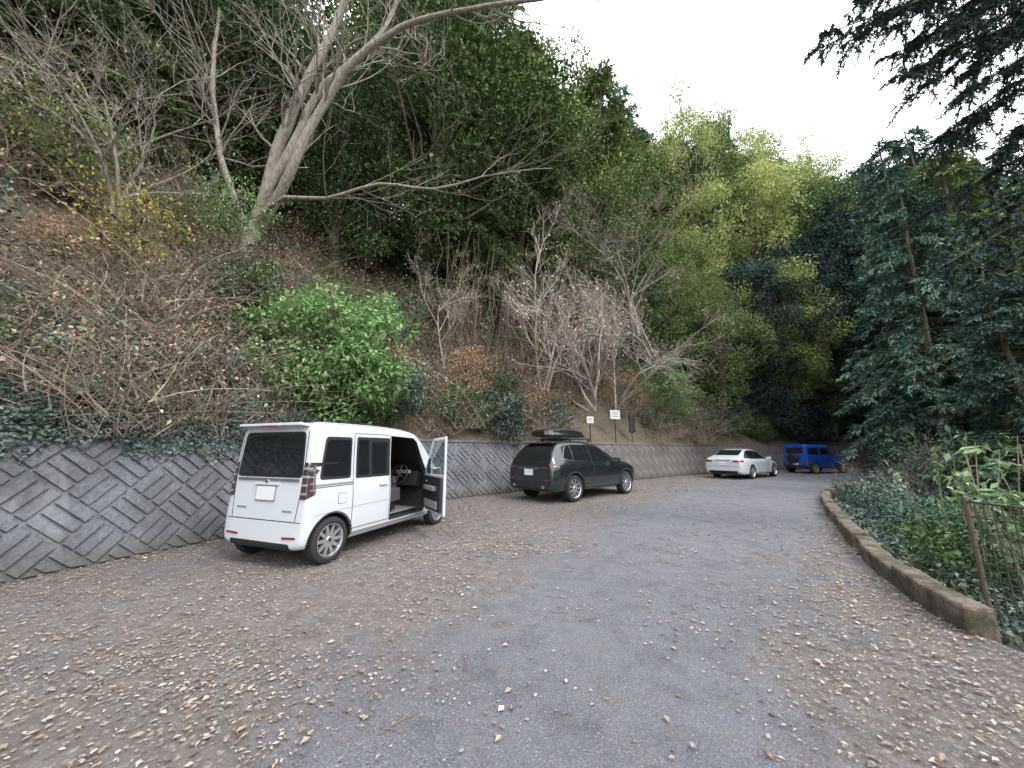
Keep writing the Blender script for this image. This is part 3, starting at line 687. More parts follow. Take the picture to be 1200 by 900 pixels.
def fence():
    c=CB(); rust=simple('rusty_post',(.10,.075,.055),.8,var=.4,bscale=20); wire=simple('fence_wire',(.055,.06,.05),.6,.2)
    P=[(4.20,3.40),(4.18,2.6),(4.12,1.5),(4.2,.2),(4.5,-1.4)]
    for i,(x,y) in enumerate(P): c.rod((x,y,-.5),(x,y,1.0),.018,0)
    for (xa,ya),(xb,yb) in zip(P[:-1],P[1:]):
        n=int(math.hypot(xb-xa,yb-ya)/.06)
        for j in range(1,n): 
            t=j/n; c.rod((xa+(xb-xa)*t,ya+(yb-ya)*t,-.2),(xa+(xb-xa)*t,ya+(yb-ya)*t,.95),.005,1,4)
        for k in range(9): c.rod((xa,ya,-.08+k*.13),(xb,yb,-.08+k*.13),.005 if k<8 else .012,1,4)
    obj('wire_fence',c.mesh('wire_fence',[rust,wire]))
fence()
def sign(x,y,w,h,top,rz,name='notice_sign'):
    c=CB(); c.rod((0,0,-.1),(0,0,top),.025,0); c.box((0,-.035,top-h/2),(w,.02,h),1)
    for k in range(3): c.box((0,-.047,top-h*.25-k*h*.22),(w*.7,.003,h*.06),0)
    bevel(obj(name,c.mesh(name,[BLACK,PLATE]),(x,y,WALLH),rz),.004)
sign(4.95,16.95,.55,.42,1.55,math.radians(20)); sign(3.5,15.85,.32,.30,1.15,math.radians(15))
def bag():
    x,y=6.0,17.75; c=CB(); c.rod((0,0,-.1),(0,0,1.7),.02,0); c.rod((-.2,0,1.5),(.2,0,1.5),.015,0)
    c.lathe([(.02,.45),(.16,.38),(.2,.15),(.17,-.2),(.22,-.5),(.02,-.55)],0,14)
    me=c.mesh('b',[BLACK]); 
    for v in me.vertices:
        if v.index>=32:
            yy=v.co.y; v.co=Vector((v.co.x,v.co.z*.5-.04,1.05+yy))
    obj('hanging_black_sheet',me,(x,y,WALLH),.4)
bag()

# ------------------------------------------------------------ vegetation prototypes
def conifer(seed,H=16.,Rad=2.5,nb=150,droop=.35,LL=.27,LW=.045):
    R=np.random.RandomState(seed); b=B()
    zz=np.linspace(0,H,9); lean=R.uniform(-.03,.03,2)
    tube(b,np.stack([zz*lean[0]+R.normal(0,.03,9),zz*lean[1]+R.normal(0,.03,9),zz],1),np.linspace(.22,.02,9),7,0)
    Pp=[];Dd=[];Vv=[];Nn=[]
    for i in range(nb):
        f=(i+R.rand())/nb; z=H*(.06+.93*f)
        L=Rad*(1-f)**.6*R.uniform(.5,1.3)+.35; az=R.uniform(0,6.28); u=np.array([math.cos(az),math.sin(az),0]); sd=np.array([-u[1],u[0],0])
        t=np.linspace(0,1,5); rise=R.uniform(.0,.35)
        pts=np.array([0,0,z])+u*(L*t)[:,None]+np.array([0,0,1])*(rise*L*t-droop*L*t*t*1.6)[:,None]+sd*(R.normal(0,.06)*L*t*t)[:,None]
        pts[:,0]+=z*lean[0]; pts[:,1]+=z*lean[1]
        tube(b,pts,np.linspace(.03,.008,5),3,0)
        ns=int(6+L*8); tt=R.uniform(.2,1,ns)
        base=np.stack([np.interp(tt,t,pts[:,k]) for k in range(3)],1)
        sg=R.choice([-1,1],ns)
        sdir=u*R.uniform(.3,1,(ns,1))+sd*(sg*R.uniform(.3,1,ns))[:,None]+np.array([0,0,1])*R.uniform(-.9,.05,(ns,1))
        sdir=nrm(sdir); sl=R.uniform(.25,.6,ns)*(1.2-tt*.5); br=R.uniform(-.05,.3)
        m=8
        for q in range(m):
            w_=q/m; bp=base+sdir*(sl*w_)[:,None]+R.normal(0,.025,(ns,3))
            dr=sdir+R.normal(0,.45,(ns,3))+np.array([0,0,-.25])
            Pp.append(bp);Dd.append(dr);Nn.append(np.array([0,0,1.])+R.normal(0,.4,(ns,3)))
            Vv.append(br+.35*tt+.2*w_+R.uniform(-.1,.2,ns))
    P=np.concatenate(Pp); n=len(P)
    leaves(b,P,np.concatenate(Dd),np.concatenate(Nn),R.uniform(.6,1.2,n)*LL,R.uniform(.7,1.3,n)*LW*1.6,1,np.concatenate(Vv))
    return b.mesh('conifer_%d'%seed,[BARK,L_HINOKI])
def broad(seed,H=9.,Rad=2.8,nc=60,nl=200,LL=.15,z0=.25,trunk=True,cr=(.45,.95)):
    R=np.random.RandomState(seed); b=B(); C=[]
    for i in range(nc):
        d=nrm(R.normal(size=3)); r=R.uniform(.35,1)**.6
        c=np.array([d[0]*Rad*r,d[1]*Rad*r,H*(z0+(1-z0)*.5)+d[2]*r*H*(1-z0)*.5]); k=.75+.35*math.sin(3*math.atan2(d[1],d[0])+seed)+.15*math.sin(5*d[2]+seed)
        c[:2]*=k; C.append(c)
    C=np.array(C)
    if trunk:
        zz=np.linspace(0,H*.8,8); tp=np.stack([np.cumsum(R.normal(0,.12,8)),np.cumsum(R.normal(0,.12,8)),zz],1); tp[0,:2]=0
        tube(b,tp,np.linspace(.022*H,.04,8),7,0)
        for c in C[::2]:
            s=np.interp(c[2]*.6,zz,tp[:,0]),np.interp(c[2]*.6,zz,tp[:,1]),min(c[2]*.6,H*.75)
            s=np.array(s); mid=(s+c)/2+R.normal(0,.15,3)
            tube(b,np.array([s,(s+mid)/2+R.normal(0,.05,3),mid,c]),[.007*H,.05,.035,.01],4,0)
    Pp=[];Dd=[];Nn=[];Vv=[]
    for c in C:
        rr=R.uniform(*cr); d=nrm(R.normal(size=(nl,3))); rad=rr*R.uniform(.3,1.15,(nl,1))**.7; cv=R.uniform(-.1,.12)
        p=c+d*rad*np.array([1,1,.7]); Pp.append(p)
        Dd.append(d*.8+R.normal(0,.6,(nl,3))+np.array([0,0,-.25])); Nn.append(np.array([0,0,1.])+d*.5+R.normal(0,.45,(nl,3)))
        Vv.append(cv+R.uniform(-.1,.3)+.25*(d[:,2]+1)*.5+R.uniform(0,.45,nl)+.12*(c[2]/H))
    P=np.concatenate(Pp); n=len(P)
    leaves(b,P,np.concatenate(Dd),np.concatenate(Nn),R.uniform(.6,1.25,n)*LL,R.uniform(.35,.6,n)*LL,1,np.concatenate(Vv))
    return b.mesh('broad_%d'%seed,[BARK,L_DARK])
def grow(b,p,d,L,r,dep,R,mat=0,up=.15,tips=None,kids=(3,5),kk=5):
    n=6; pts=[np.array(p,float)]; dd=nrm(np.array(d,float))
    for i in range(n-1):
        dd=nrm(dd+R.normal(0,.13,3)+np.array([0,0,up*.25])); pts.append(pts[-1]+dd*L/(n-1))
    pts=np.array(pts); tube(b,pts,np.linspace(r,r*.35,n),max(3,kk),mat)
    if tips is not None and dep<=1: tips.append(pts[2:])
    if dep<=0: return
    for j in range(R.randint(*kids)+1):
        t=R.uniform(.25,1.0)*(n-1); i=int(min(t,n-2)); q=pts[i]+(pts[i+1]-pts[i])*(t-i)
        ax=nrm(pts[i+1]-pts[i]); nd=nrm(ax+rnd3(1,R)[0]*.85+np.array([0,0,up]))
        grow(b,q,nd,L*R.uniform(.45,.72),r*.5,dep-1,R,mat,up,tips,kids,kk-1)
def bare(seed,H=6.,lf=0,mats=None,nst=3,spread=.6,dep=4):
    R=np.random.RandomState(seed); b=B(); tips=[]
    for i in range(nst): grow(b,R.normal(0,.1,3)*[1,1,0],nrm(np.array([R.normal(0,spread),R.normal(0,spread),1.])),H*.55,.06*H/6,dep,R,0,.12,tips)
    if lf:
        P=np.concatenate(tips); P=P[R.randint(0,len(P),lf)]+R.normal(0,.08,(lf,3))
        leaves(b,P,R.normal(0,1,(lf,3))+[0,0,-.6],R.normal(0,1,(lf,3)),R.uniform(.05,.11,lf),R.uniform(.03,.06,lf),1,R.rand(lf))
    return b.mesh('bare_%d'%seed,mats or [TWIG,L_PINK])
def brush(seed,n=150,lf=350,gl=180):
    R=np.random.RandomState(seed); b=B()
    for i in range(n):
        p=np.array([R.uniform(-.8,.8),R.uniform(-.8,.8),-.2]); d=nrm(np.array([R.normal(0,.7),R.normal(0,.7),1.])); L=R.uniform(.5,1.9)
        t=np.linspace(0,1,5)[:,None]; g=nrm(np.array([R.normal(),R.normal(),-.6]))
        tube(b,p+d*L*t+g*L*.5*t*t,np.linspace(.007,.002,5)*R.uniform(.6,1.5),3,0)
    P=np.stack([R.normal(0,.6,lf),R.normal(0,.6,lf),R.uniform(0,1.1,lf)],1)
    leaves(b,P,R.normal(0,1,(lf,3)),R.normal(0,1,(lf,3)),R.uniform(.03,.08,lf),.035,1,R.rand(lf))
    P=np.stack([R.normal(0,.6,gl),R.normal(0,.6,gl),R.uniform(0,.9,gl)],1)
    leaves(b,P,R.normal(0,1,(gl,3)),R.normal(0,.5,(gl,3))+[0,0,1],R.uniform(.05,.11,gl),.04,2,R.rand(gl))
    return b.mesh('brush_%d'%seed,[DRY,L_DRYL,L_DARK])
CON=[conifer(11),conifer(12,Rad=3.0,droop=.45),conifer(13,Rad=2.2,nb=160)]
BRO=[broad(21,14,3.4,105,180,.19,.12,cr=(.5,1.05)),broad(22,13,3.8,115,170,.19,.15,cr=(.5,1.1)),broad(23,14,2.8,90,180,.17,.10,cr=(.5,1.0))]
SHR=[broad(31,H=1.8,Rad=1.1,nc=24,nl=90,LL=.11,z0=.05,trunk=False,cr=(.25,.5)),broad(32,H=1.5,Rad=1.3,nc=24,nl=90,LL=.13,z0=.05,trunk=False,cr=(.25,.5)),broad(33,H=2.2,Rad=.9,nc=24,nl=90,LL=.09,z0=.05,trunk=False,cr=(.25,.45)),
     broad(34,H=1.8,Rad=1.3,nc=18,nl=60,LL=.10,z0=.05,trunk=True,cr=(.3,.6))]
BAR=[bare(41,lf=1300),bare(42,lf=400,spread=.4),bare(43,lf=2000,spread=.8,nst=4)]
BRU=[brush(51),brush(52),brush(53,190,550,200)]
def setmat(o,leaf,bark=None):
    for i,m in ((1,leaf),(0,bark)):
        if m and len(o.material_slots)>i: o.material_slots[i].link='OBJECT'; o.material_slots[i].material=m
def skyR(a): return np.interp(a,[-3,0,.154,.25,.32,.389,.45,.578,.80,1.0,1.2,1.404,2],[2.9,2.4,2.25,2.05,1.85,1.68,1.54,1.40,1.25,1.13,1.04,1.02,1.05])
forest=empty('forest'); under=empty('undergrowth'); drybr=empty('dry_brush')
R=np.random.RandomState(77)
S_A,S_B=s_of(-7.5,-5),WS[-1]-14
cnt=0
def put(protos,x,y,z,h,H0,leaf,bark,parent,name,w=None):
    sc=h/H0; wx=w if w else sc
    o=obj(name,protos[R.randint(len(protos))],(x,y,z-.15),R.uniform(0,6.28),(wx,wx,sc),parent,R.normal(0,.04),R.normal(0,.04)); setmat(o,leaf,bark); return o
for row,(d0,step) in enumerate([(1.4,2.2),(3.2,2.3),(5.0,2.4),(7.6,2.6),(10.8,3.0),(15.0,3.8)]):
    s=S_A+R.rand()*2
    while s<S_B:
        d=d0+R.uniform(-1,1)*(.5+.07*d0); ssx=s+R.uniform(-.8,.8); s+=step*R.uniform(.8,1.2)
        x0,y0,nx,ny=wpt(ssx); x=float(x0+nx*d); y=float(y0+ny*d); z=float(hill_h(np.array(d),np.array(x),np.array(y)))
        if y<1 and R.rand()<.6: continue
        a=x/max(y,.5)
        if row==0 and not (.72<a<3): continue
        if a<-.45 and d<5.6: continue
        if -.45<=a<.62 and d<4.2: continue
        if y>0: ztop=1.44+skyR(a)*y*R.uniform(.86,1.0)
        else: ztop=z+12
        h=ztop-z; q=R.rand(); lo=d<7.0
        if a<-.5:   h=min(max(h,6),R.uniform(9,14)); kind=('b',L_DARK) if q<.55 else ('c',L_HINOKI) if q<.85 else ('b',L_HINOKI)
        elif a<.12: h=min(h,R.uniform(12,20) if lo else R.uniform(21,31)); kind=('c',L_HINOKI) if q<.6 else ('b',L_DARK) if q<.8 else ('b',L_HINOKI)
        elif a<.45: h=min(h,R.uniform(11,18) if lo else R.uniform(22,33)); kind=('c',L_TEAL) if q<.35 else ('c',L_HINOKI) if q<.65 else ('b',L_HINOKI)
        elif a<.98: h=min(h,R.uniform(9,16) if lo else R.uniform(18,32)); kind=('b',L_YEL) if q<.40 else ('b',L_HINOKI) if q<.70 else ('b',L_GOLD) if (q<.75 and d>10) else ('c',L_TEAL)
        else: h=min(h,R.uniform(14,26)); kind=('c',L_TEAL) if q<.75 else ('b',L_DARK)
        if h<3: continue
        near=d<9
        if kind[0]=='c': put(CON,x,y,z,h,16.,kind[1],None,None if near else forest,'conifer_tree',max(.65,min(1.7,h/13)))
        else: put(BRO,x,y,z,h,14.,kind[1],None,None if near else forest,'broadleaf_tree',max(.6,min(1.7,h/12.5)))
        cnt+=1
for i in range(40):
    s=R.uniform(s_of(-6.6,1),s_of(-1.4,11)); d=R.uniform(9,17); x0,y0,nx,ny=wpt(s); x=float(x0+nx*d); y=float(y0+ny*d); z=float(hill_h(np.array(d),np.array(x),np.array(y)))
    b_=R.rand()<.6
    put(BRO if b_ else CON,x,y,z-1,R.uniform(9,14),14. if b_ else 16.,L_DARK if R.rand()<.6 else L_HINOKI,None,forest,'broadleaf_tree' if b_ else 'conifer_tree',R.uniform(.8,1.1))
for i in range(100):
    a=R.uniform(1.0,2.2); y=R.uniform(9,30); x=a*y
    dk=-sdist([x],[y],KP)[0]
    if dk<2.6 or a<1.04+3.4/y: continue
    z=ground_z(x,y); ztop=1.44+skyR(a)*y*R.uniform(.5,.95); h=min(ztop-z,R.uniform(9,22))
    if h<3: continue
    put(CON,x,y,z,h,16.,L_TEAL if R.rand()<.75 else L_HINOKI,None,None if dk<8 else forest,'conifer_tree',max(.6,min(1.3,h/12)))
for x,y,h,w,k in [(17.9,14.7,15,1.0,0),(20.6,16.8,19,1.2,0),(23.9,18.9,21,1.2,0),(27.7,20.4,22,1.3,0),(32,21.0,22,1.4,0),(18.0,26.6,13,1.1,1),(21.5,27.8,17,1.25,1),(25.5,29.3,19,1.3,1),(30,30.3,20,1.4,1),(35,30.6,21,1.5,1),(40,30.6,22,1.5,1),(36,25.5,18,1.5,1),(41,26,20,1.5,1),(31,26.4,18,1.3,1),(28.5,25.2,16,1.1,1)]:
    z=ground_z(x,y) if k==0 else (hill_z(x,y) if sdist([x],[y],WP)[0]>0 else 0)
    put(CON if k==0 else BRO,x,y,z,h,16. if k==0 else 14.,L_TEAL if k==0 else L_SHADE,None,None,'conifer_tree' if k==0 else 'broadleaf_tree',w)  # broadleaf crowns get the near-black green, shade of the road tunnel painted in
for i in range(45):
    a=R.uniform(.2,1.4); y=R.uniform(38,52); x=a*y
    dw_=sdist([x],[y],WP)[0]
    z=hill_h(np.array([dw_]),np.array([x]),np.array([y]))[0] if dw_>0 else ground_z(x,y)
    ztop=1.44+skyR(a)*y*R.uniform(.6,.9); h=min(ztop-z,24)
    if h<5: continue
    p=R.rand(); put(CON if p<.5 else BRO,x,y,z,h,16. if p<.5 else 14.,[L_TEAL,L_YEL,L_HINOKI][R.randint(3)],None,forest,'distant_tree',1.8)
# undergrowth on hillside
for i in range(680):
    s=R.uniform(s_of(-7.1,-2),S_B-16); d=.75+R.rand()**1.2*8.5; x0,y0,nx,ny=wpt(s); x=float(x0+nx*d); y=float(y0+ny*d); z=float(hill_h(np.array(d),np.array(x),np.array(y)))
    a=x/max(y,.5)
    if a<-.5 and d<5.5 and R.rand()<.45: continue
    if -.5<a<.5 and d<3.5 and R.rand()<.45: continue
    if -.75<a<-.40 and d<1.8: continue
    if a>.9 and d>4: continue
    if 2.5<x<7.2 and d<1.9: continue
    m=[L_DARK,L_HINOKI,L_IVY,L_TEAL,L_DARK,L_HINOKI][R.randint(6)]
    pr=SHR
    if a<.5 and R.rand()<.35: m=[L_DRYL,L_PINK,L_RUST,L_DRYL][R.randint(4)]; pr=SHR[3:]
    o=put(pr,x,y,z,R.uniform(.7,1.9) if a<-.4 else R.uniform(.9,2.3),1.8,m,None,under,'shrub_patch')
for i in range(36):      # shrubs above the far wall, road-end shade painted into their leaf colour
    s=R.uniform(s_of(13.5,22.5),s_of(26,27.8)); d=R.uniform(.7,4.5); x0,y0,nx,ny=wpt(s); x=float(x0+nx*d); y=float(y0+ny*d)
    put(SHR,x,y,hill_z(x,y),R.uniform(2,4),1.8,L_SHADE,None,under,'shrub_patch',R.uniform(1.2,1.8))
for i in range(300):
    s=R.uniform(s_of(-7.5,-4),s_of(14,23)); d=.6+R.rand()*6.0; x0,y0,nx,ny=wpt(s); x=float(x0+nx*d); y=float(y0+ny*d); z=float(hill_h(np.array(d),np.array(x),np.array(y)))
    if 2.5<x<7.2 and d<2.2: continue
    o=put(BRU,x,y,z,R.uniform(.7,1.5),1.,None,None,drybr,'brush_patch'); 
for i in range(130):
    y=R.uniform(4.5,20); a=R.uniform(.9,1.9); x=a*y; dk=-sdist([x],[y],KP)[0]
    if dk<1.0 or dk>7: continue
    o=put(SHR,x,y,ground_z(x,y),R.uniform(.6,1.5)+(1.2 if y>12 else 0),1.8,[L_DARK,L_TEAL,L_IVY][R.randint(3)],None,under,'shrub_patch')

def fixed(me,name,x,y,z,sc,leaf=None,bark=None,rz=0,rx=0,ry=0):
    o=obj(name,me,(x,y,z),rz,sc,None,rx,ry); setmat(o,leaf,bark); return o
bb=broad(61,H=3.7,Rad=2.0,nc=95,nl=150,LL=.14,z0=.0,trunk=True,cr=(.28,.55))
fixed(bb,'broadleaf_shrub',-4.35,8.45,1.75,1.04,L_BRIGHT,rz=.5)
b2=broad(62,H=2.2,Rad=1.2,nc=34,nl=150,LL=.15,z0=.02,trunk=False,cr=(.3,.5))
fixed(b2,'broadleaf_shrub',-.3,13.0,1.5,.95,L_IVY)
fixed(b2,'broadleaf_shrub',1.6,14.9,1.6,.85,L_TEAL,rz=2)
fixed(BRO[0],'broadleaf_tree',9.3,20.9,1.4,(.5,.5,.42),L_BRIGHT,rz=1.2)
fixed(BRO[1],'broadleaf_tree',14.4,24.3,2.5,(.95,.95,.85),L_YEL,rz=.4)
fixed(BRO[2],'broadleaf_tree',12.0,25.0,5.0,(1.0,1.0,.8),L_YEL,rz=2.4)
fixed(BAR[2],'bare_tree',3.9,16.9,3.2,1.35,None,None,rz=.3)
fixed(BAR[0],'bare_tree',5.6,18.6,3.4,1.2,None,None,rz=2.3)
fixed(BAR[1],'bare_tree',1.4,15.8,4.0,1.3,None,None,rz=4)
fixed(BAR[1],'bare_tree',7.5,20.0,8.0,1.6,None,BARKL,rz=1)
fixed(BAR[1],'bare_tree',-8.6,7.2,5.5,1.0,L_DRYL,BARKL,rz=2); fixed(BAR[0],'bare_tree',-2.6,12.6,4.2,.8,None,None,rz=5)
gold=broad(63,H=2.0,Rad=.9,nc=20,nl=60,LL=.10,z0=.1,trunk=True,cr=(.3,.55))
fixed(gold,'autumn_shrub',-1.5,12.2,3.1,.9,L_RUST); fixed(gold,'autumn_shrub',-7.4,6.2,4.6,.9,L_GOLD); fixed(gold,'autumn_shrub',-6.9,7.9,6.2,.9,L_BRIGHT); fixed(gold,'autumn_shrub',-8.9,6.0,6.4,1.0,L_YEL)
def vines():
    R=np.random.RandomState(19); b=B()
    for i in range(320):
        x=R.uniform(-2.6,5.5); y=13.2+.78*(x+.3)+R.uniform(1.2,3.8); z=hill_z(x,y); top=z+R.uniform(1.2,6.5)
        t=np.linspace(0,1,9); P=np.stack([x+np.cumsum(R.normal(0,.16,9))+.3*t,y-.8*t+np.cumsum(R.normal(0,.10,9)),z+(top-z)*t],1); tube(b,P,np.linspace(.012,.004,9)*R.uniform(.5,1.6),3,0)
    obj('hanging_vines',b.mesh('hanging_vines',[VINE]))
vines()
def big_bare():
    R=np.random.RandomState(9); b=B()
    stems=[([(-7.95,9.75,6.0),(-8.0,9.7,6.9),(-7.55,9.5,8.7),(-7.25,9.3,10.4),(-6.7,9.2,12.7),(-6.1,9.1,14.4),(-4.9,8.8,17.5)],.21,.09),
           ([(-7.7,9.6,8.0),(-6.6,9,9.3),(-5.9,8.7,10.9),(-5.0,8.5,12.3),(-3.14,8,13.3),(-.69,7.5,13.3),(1.6,7.3,13.4)],.15,.035),
           ([(-7.6,9.5,8.6),(-6.9,9.3,10.2),(-6.2,9.2,12.3),(-4.6,9.2,14.6),(-3.6,9,17)],.13,.05),
           ([(-7.6,9.4,8.2),(-6.6,9.0,8.55),(-5.2,8.7,8.3),(-3.74,8.5,8.6),(-2.2,8.3,8.35),(-.9,8.2,8.6),(.89,8.0,8.7)],.06,.013),
           ([(-7.8,9.6,7.4),(-8.5,9.2,9.5),(-9.0,8.9,12),(-9.1,8.6,15)],.10,.04)]
    for pts,r0,r1 in stems:
        P=catmull(pts,.5); n=len(P); P=P+np.cumsum(R.normal(0,.026,(n,3)),0); rr=np.linspace(r0,r1,n); tube(b,P,rr,9,0)
        for j in range(int(n*.9)):
            i=R.randint(int(n*.3),n-1); ax=nrm(P[i+1]-P[i]); d=nrm(ax*.9+rnd3(1,R)[0]*.9+[0,-.05,.15])
            grow(b,P[i],d,R.uniform(1.0,2.8),rr[i]*.28+.005,2,R,0,.05,None,(2,4),4)
    obj('bare_deciduous_tree',b.mesh('bare_deciduous_tree',[BARKL],True))
big_bare()
def ivy():
    R=np.random.RandomState(5); b=B(); n=64000
    s=R.uniform(s_of(-7.5,-5),s_of(-4.0,7.4),n); f=R.rand(n)**1.1; dmax=1.8+.35*np.sin(s*1.7)+.2*np.sin(s*4.1)
    hang=.22+.13*np.sin(s*2.3)+.09*np.sin(s*5.7)+.06*np.sin(s*13)
    d=-.02+f*dmax
    x0,y0,nx,ny=wpt(s); isH=R.rand(n)<.2
    dd=np.where(isH,BAT*WALLH-.12+R.uniform(-.06,.06,n),np.maximum(d,.2)+.15)
    x=x0+nx*dd; y=y0+ny*dd
    lump=np.abs(noise2(x,y,4.2,2))*.36+np.abs(noise2(x,y,9.,12))*.14
    zb=hill_h(np.maximum(dd,.45),x,y)+.15+lump+R.uniform(0,.12,n)
    z=np.where(isH,WALLH+.22-R.rand(n)**1.5*(hang+.35),zb)
    P=np.stack([x,y,z],1); out=np.stack([-nx,-ny,np.full(n,.7)],1)
    D=R.normal(0,.7,(n,3))+np.array([0,0,-.7])+out*.3
    leaves(b,P,D,out+R.normal(0,.5,(n,3)),R.uniform(.035,.075,n),R.uniform(.03,.055,n),0,np.clip(.05+lump*.9+R.uniform(0,.6,n),0,1))
    obj('ivy',b.mesh('ivy',[L_IVY]))
    b=B(); n=60000; y=R.uniform(2.5,15,n); x=R.uniform(3.8,20,n); dk=-sdist(x,y,KP); k=(dk>.2)&(dk<6)&(x/y<1.9); x=x[k];y=y[k];dk=dk[k]; n=len(x)
    z=val_h(dk,x,y)+np.abs(noise2(x,y,3.0,7))*.45*np.clip(dk/1.0,.15,1)+R.uniform(0,.12,n)
    leaves(b,np.stack([x,y,z],1),R.normal(0,1,(n,3)),np.array([0,0,1.])+R.normal(0,.5,(n,3)),R.uniform(.05,.11,n),R.uniform(.035,.07,n),0,R.rand(n)*.8)
    obj('ground_cover_plants',b.mesh('ground_cover_plants',[L_IVY]))
ivy()
def pale():
    R=np.random.RandomState(15); b=B()
    for i in range(40):
        x=R.uniform(5.6,7.6); y=R.uniform(4.4,6.2); 
        if x<4.1+ (y-3.2)*.72+.8: continue
        base=np.array([x,y,ground_z(x,y)]); top=np.array([x+R.normal(-.1,.3),y+R.normal(0,.3),R.uniform(.5,1.7)]); mid=(base+top)/2+R.normal(0,.12,3)
        P=catmull([base,mid,top],.2); tube(b,P,np.linspace(.014,.005,len(P)),4,0)
        m=26; q=P[R.randint(len(P)//2,len(P),m)]+R.normal(0,.09,(m,3))
        leaves(b,q,R.normal(0,.9,(m,3))+[0,0,-.1],np.array([0,0,1.])+R.normal(0,.4,(m,3)),R.uniform(.08,.17,m),R.uniform(.04,.08,m),1,R.rand(m))
    obj('large_leaved_shrub',b.mesh('large_leaved_shrub',[DRY,L_PALE]))
pale()
fixed(BRU[2],'dry_shrub',10.0,8.0,-1.4,1.2); fixed(BRU[0],'dry_shrub',12.0,9.8,-1.4,1.4); fixed(BAR[1],'bare_tree',13.0,11.2,-1.5,.6,None,BARKL)
def overhang():
    R=np.random.RandomState(31); b=B(); gz=ground_z(9.6,4.2)
    zz=np.linspace(gz-.3,15,12); tube(b,np.stack([9.6+R.normal(0,.04,12),4.2+R.normal(0,.04,12),zz],1),np.linspace(.28,.08,12),9,0)
    tips=[((4.5,4.1,7.35),8.6),((5.2,4.0,7.9),9.3),((5.6,4.2,6.75),8.0),((6.3,4.1,6.3),7.6),((6.9,4.2,7.2),8.6),((6.6,4.6,7.9),9.4),((6.5,4.9,5.1),6.0),((7.0,4.3,5.6),6.6),((7.2,3.6,6.3),8),((6.0,4.6,7.6),9),((6.6,4.2,6.8),8.2),((7.0,4.9,6.4),7.6),((5.4,4.3,8.3),10),((6.1,3.9,7.2),9),((6.0,4.4,7.0),8.4),((7.4,4.4,6.0),7.4),((6.9,3.9,6.6),8.4),
          ((5.2,4.5,7.7),9.2),((5.8,4.2,7.7),9.3),((6.5,4.1,7.5),9),((5.0,4.7,7.9),9.6),((6.3,4.6,6.9),8.3),((6.7,4.5,6.1),7.3)]
    Pp=[];Dd=[];Nn=[];Vv=[]
    for tip,z0 in tips:
        tip=np.array(tip); s=np.array([9.6,4.2,z0]); mid=(s+tip)/2+np.array([0,R.normal(0,.2),.35]); P=catmull([s,mid,tip],.15); n=len(P)
        tube(b,P,np.linspace(.04,.005,n),5,0); ax=nrm(tip-s)
        for j in range(76):
            i=R.randint(int(n*.15),n); q=P[i]; dr=nrm(ax*.6+rnd3(1,R)[0]*np.array([.8,.8,.4])+[0,0,-.35]); L=R.uniform(.2,.7)*(1.15-.6*i/n)
            t=np.linspace(0,1,4)[:,None]; S=q+dr*L*t+np.array([0,0,-.25])*L*t*t; tube(b,S,[.005,.004,.003,.002],3,0)
            m=54; tt=R.rand(m,1); p=q+dr*L*tt+np.array([0,0,-.25])*L*tt*tt
            Pp.append(p); Dd.append(dr+R.normal(0,.6,(m,3))); Nn.append(np.array([0,0,1.])+R.normal(0,.4,(m,3))); Vv.append(R.rand(m))
    P=np.concatenate(Pp); n=len(P); leaves(b,P,np.concatenate(Dd),np.concatenate(Nn),R.uniform(.04,.085,n),R.uniform(.012,.022,n),1,np.concatenate(Vv)+.15)
    for tip,z0 in [((6.4,4.9,4.1),5.2),((6.9,4.7,4.7),5.6),((7.2,5.0,3.9),5.0)]:
        tip=np.array(tip); s=np.array([9.6,4.2,z0]); P=catmull([s,(s+tip)/2+[0,0,.3],tip],.15); tube(b,P,np.linspace(.04,.008,len(P)),5,0)
        m=420; q=P[R.randint(len(P)//3,len(P),m)]+R.normal(0,.2,(m,3)); leaves(b,q,R.normal(0,.7,(m,3))+[-.3,0,-.6],R.normal(0,.5,(m,3))+[0,-.3,1],R.uniform(.09,.17,m),R.uniform(.035,.06,m),1,R.rand(m))
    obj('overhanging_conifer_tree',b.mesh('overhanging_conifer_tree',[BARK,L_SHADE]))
overhang()
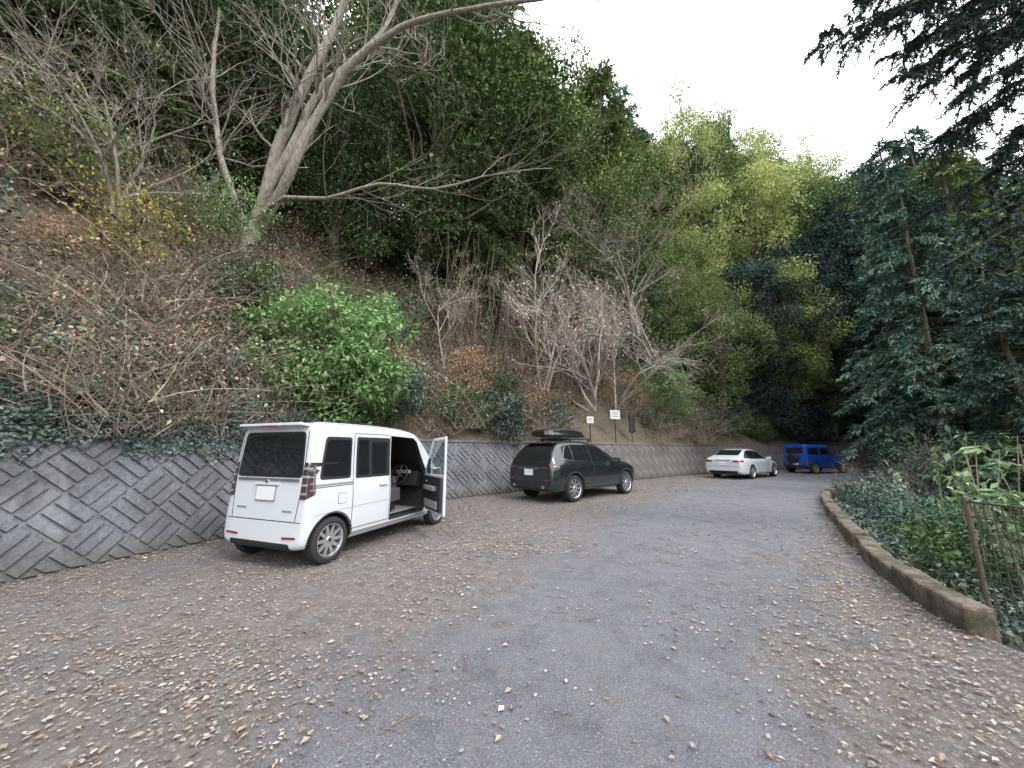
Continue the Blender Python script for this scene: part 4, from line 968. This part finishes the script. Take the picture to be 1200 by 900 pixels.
# ------------------------------------------------------------ fallen leaves
def litter():
    R=np.random.RandomState(8); b=B()
    def scatter(n,x0,x1,y0,y1,Lr):
        x=R.uniform(x0,x1,n); y=R.uniform(y0,y1,n)
        dk=sdist(x,y,KP); dw=-sdist(x,y,WP); dl=np.abs(sdist(x,y,LP))
        lane=np.clip((LHW(y)+.45-dl)/.9,0,1); cl=np.clip(.34+.5*noise2(x,y,1.6,4)+.35*noise2(x,y,5.,9),0.10,1)
        right=(x>1.2)&(dk<2.6)&(y<7)
        w=np.where(right,np.maximum(cl,.55),cl*.75)*(1-lane*.80); w=np.maximum(w,np.exp(-np.maximum(dw,0)/.25)*.9); w=np.maximum(w,.9*np.exp(-np.maximum(dk,0)/.12)*(y>3))
        k=(dk>-.02)&(dw>-.05)&(R.rand(n)<w); x=x[k];y=y[k]; m=len(x)
        az=R.uniform(0,6.28,m); D=np.stack([np.cos(az),np.sin(az),R.normal(0,.08,m)],1)
        L=R.uniform(Lr[0],Lr[1],m)*R.choice([1,1,1,1.5],m); leaves(b,np.stack([x,y,R.uniform(.010,.02,m)],1),D,np.array([0,0,1.])+R.normal(0,.16,(m,3)),L,L*R.uniform(.35,.75,m),0,R.beta(2,2,m),R.uniform(.02,.16,(m,1)))
    scatter(66000,-6.5,4.2,.4,5.5,(.013,.036)); scatter(74000,-6,9,5,13,(.02,.05)); scatter(30000,-2,24,12,27,(.04,.09))
    n=14000; s=R.uniform(s_of(-7.5,-4),s_of(14,23),n); d=.5+R.rand(n)*7; x0,y0,nx,ny=wpt(s); x=x0+nx*d; y=y0+ny*d; z=hill_h(d,x,y)+.02
    leaves(b,np.stack([x,y,z],1),R.normal(0,1,(n,3)),np.stack([-nx,-ny,np.ones(n)],1)+R.normal(0,.4,(n,3)),R.uniform(.04,.08,n),R.uniform(.025,.05,n),0,R.rand(n)*.8)
    for i in range(60):
        x=R.uniform(-3.5,3.4); y=R.uniform(1.6,8); L=R.uniform(.06,.28); az=R.uniform(0,6.28); t=np.linspace(0,1,5)
        P=np.stack([x+math.cos(az)*L*t+R.normal(0,.008,5),y+math.sin(az)*L*t+R.normal(0,.008,5),np.full(5,.012)],1); tube(b,P,np.linspace(.0035,.0015,5),4,0,.2)
    obj('fallen_leaves',b.mesh('fallen_leaves',[L_BROWN]))
litter()

# ------------------------------------------------------------ light / camera
w=bpy.data.worlds.new('World'); SC.world=w; w.use_nodes=True; nt=w.node_tree
bg=nt.nodes['Background']; sky=nt.nodes.new('ShaderNodeTexSky'); sky.sky_type='NISHITA'; sky.sun_disc=False
sky.sun_elevation=math.radians(48); sky.sun_rotation=math.radians(130); sky.air_density=1.2; sky.dust_density=3
hs=nt.nodes.new('ShaderNodeHueSaturation'); hs.inputs['Saturation'].default_value=.5; nt.links.new(sky.outputs[0],hs.inputs['Color'])
vm=nt.nodes.new('ShaderNodeVectorMath'); vm.operation='SCALE'; vm.inputs[0].default_value=(.915,.955,1.0); vm.inputs['Scale'].default_value=31
mx=nt.nodes.new('ShaderNodeMix'); mx.data_type='RGBA'; mx.inputs[0].default_value=.65
nt.links.new(hs.outputs[0],mx.inputs[6]); nt.links.new(vm.outputs[0],mx.inputs[7]); nt.links.new(mx.outputs[2],bg.inputs['Color'])
bg.inputs['Strength'].default_value=.15
sd=bpy.data.lights.new('sun','SUN'); sd.energy=2.0; sd.angle=math.radians(14); sd.color=(1,.965,.92)
so=bpy.data.objects.new('sun',sd); COL.objects.link(so)
el,az=math.radians(48),math.radians(130)
dirv=Vector((math.sin(az)*math.cos(el),math.cos(az)*math.cos(el),math.sin(el))); so.rotation_euler=dirv.to_track_quat('Z','Y').to_euler()
cam=bpy.data.cameras.new('camera'); co=bpy.data.objects.new('camera',cam); COL.objects.link(co)
cam.sensor_width=36; cam.lens=12.36; cam.clip_end=600; cam.clip_start=.05
co.location=(0,0,1.44); co.rotation_euler=(math.radians(90+10.45),0,0); SC.camera=co
SC.view_settings.view_transform='Standard'; SC.view_settings.look='None'; SC.view_settings.exposure=0
print('trees',cnt)
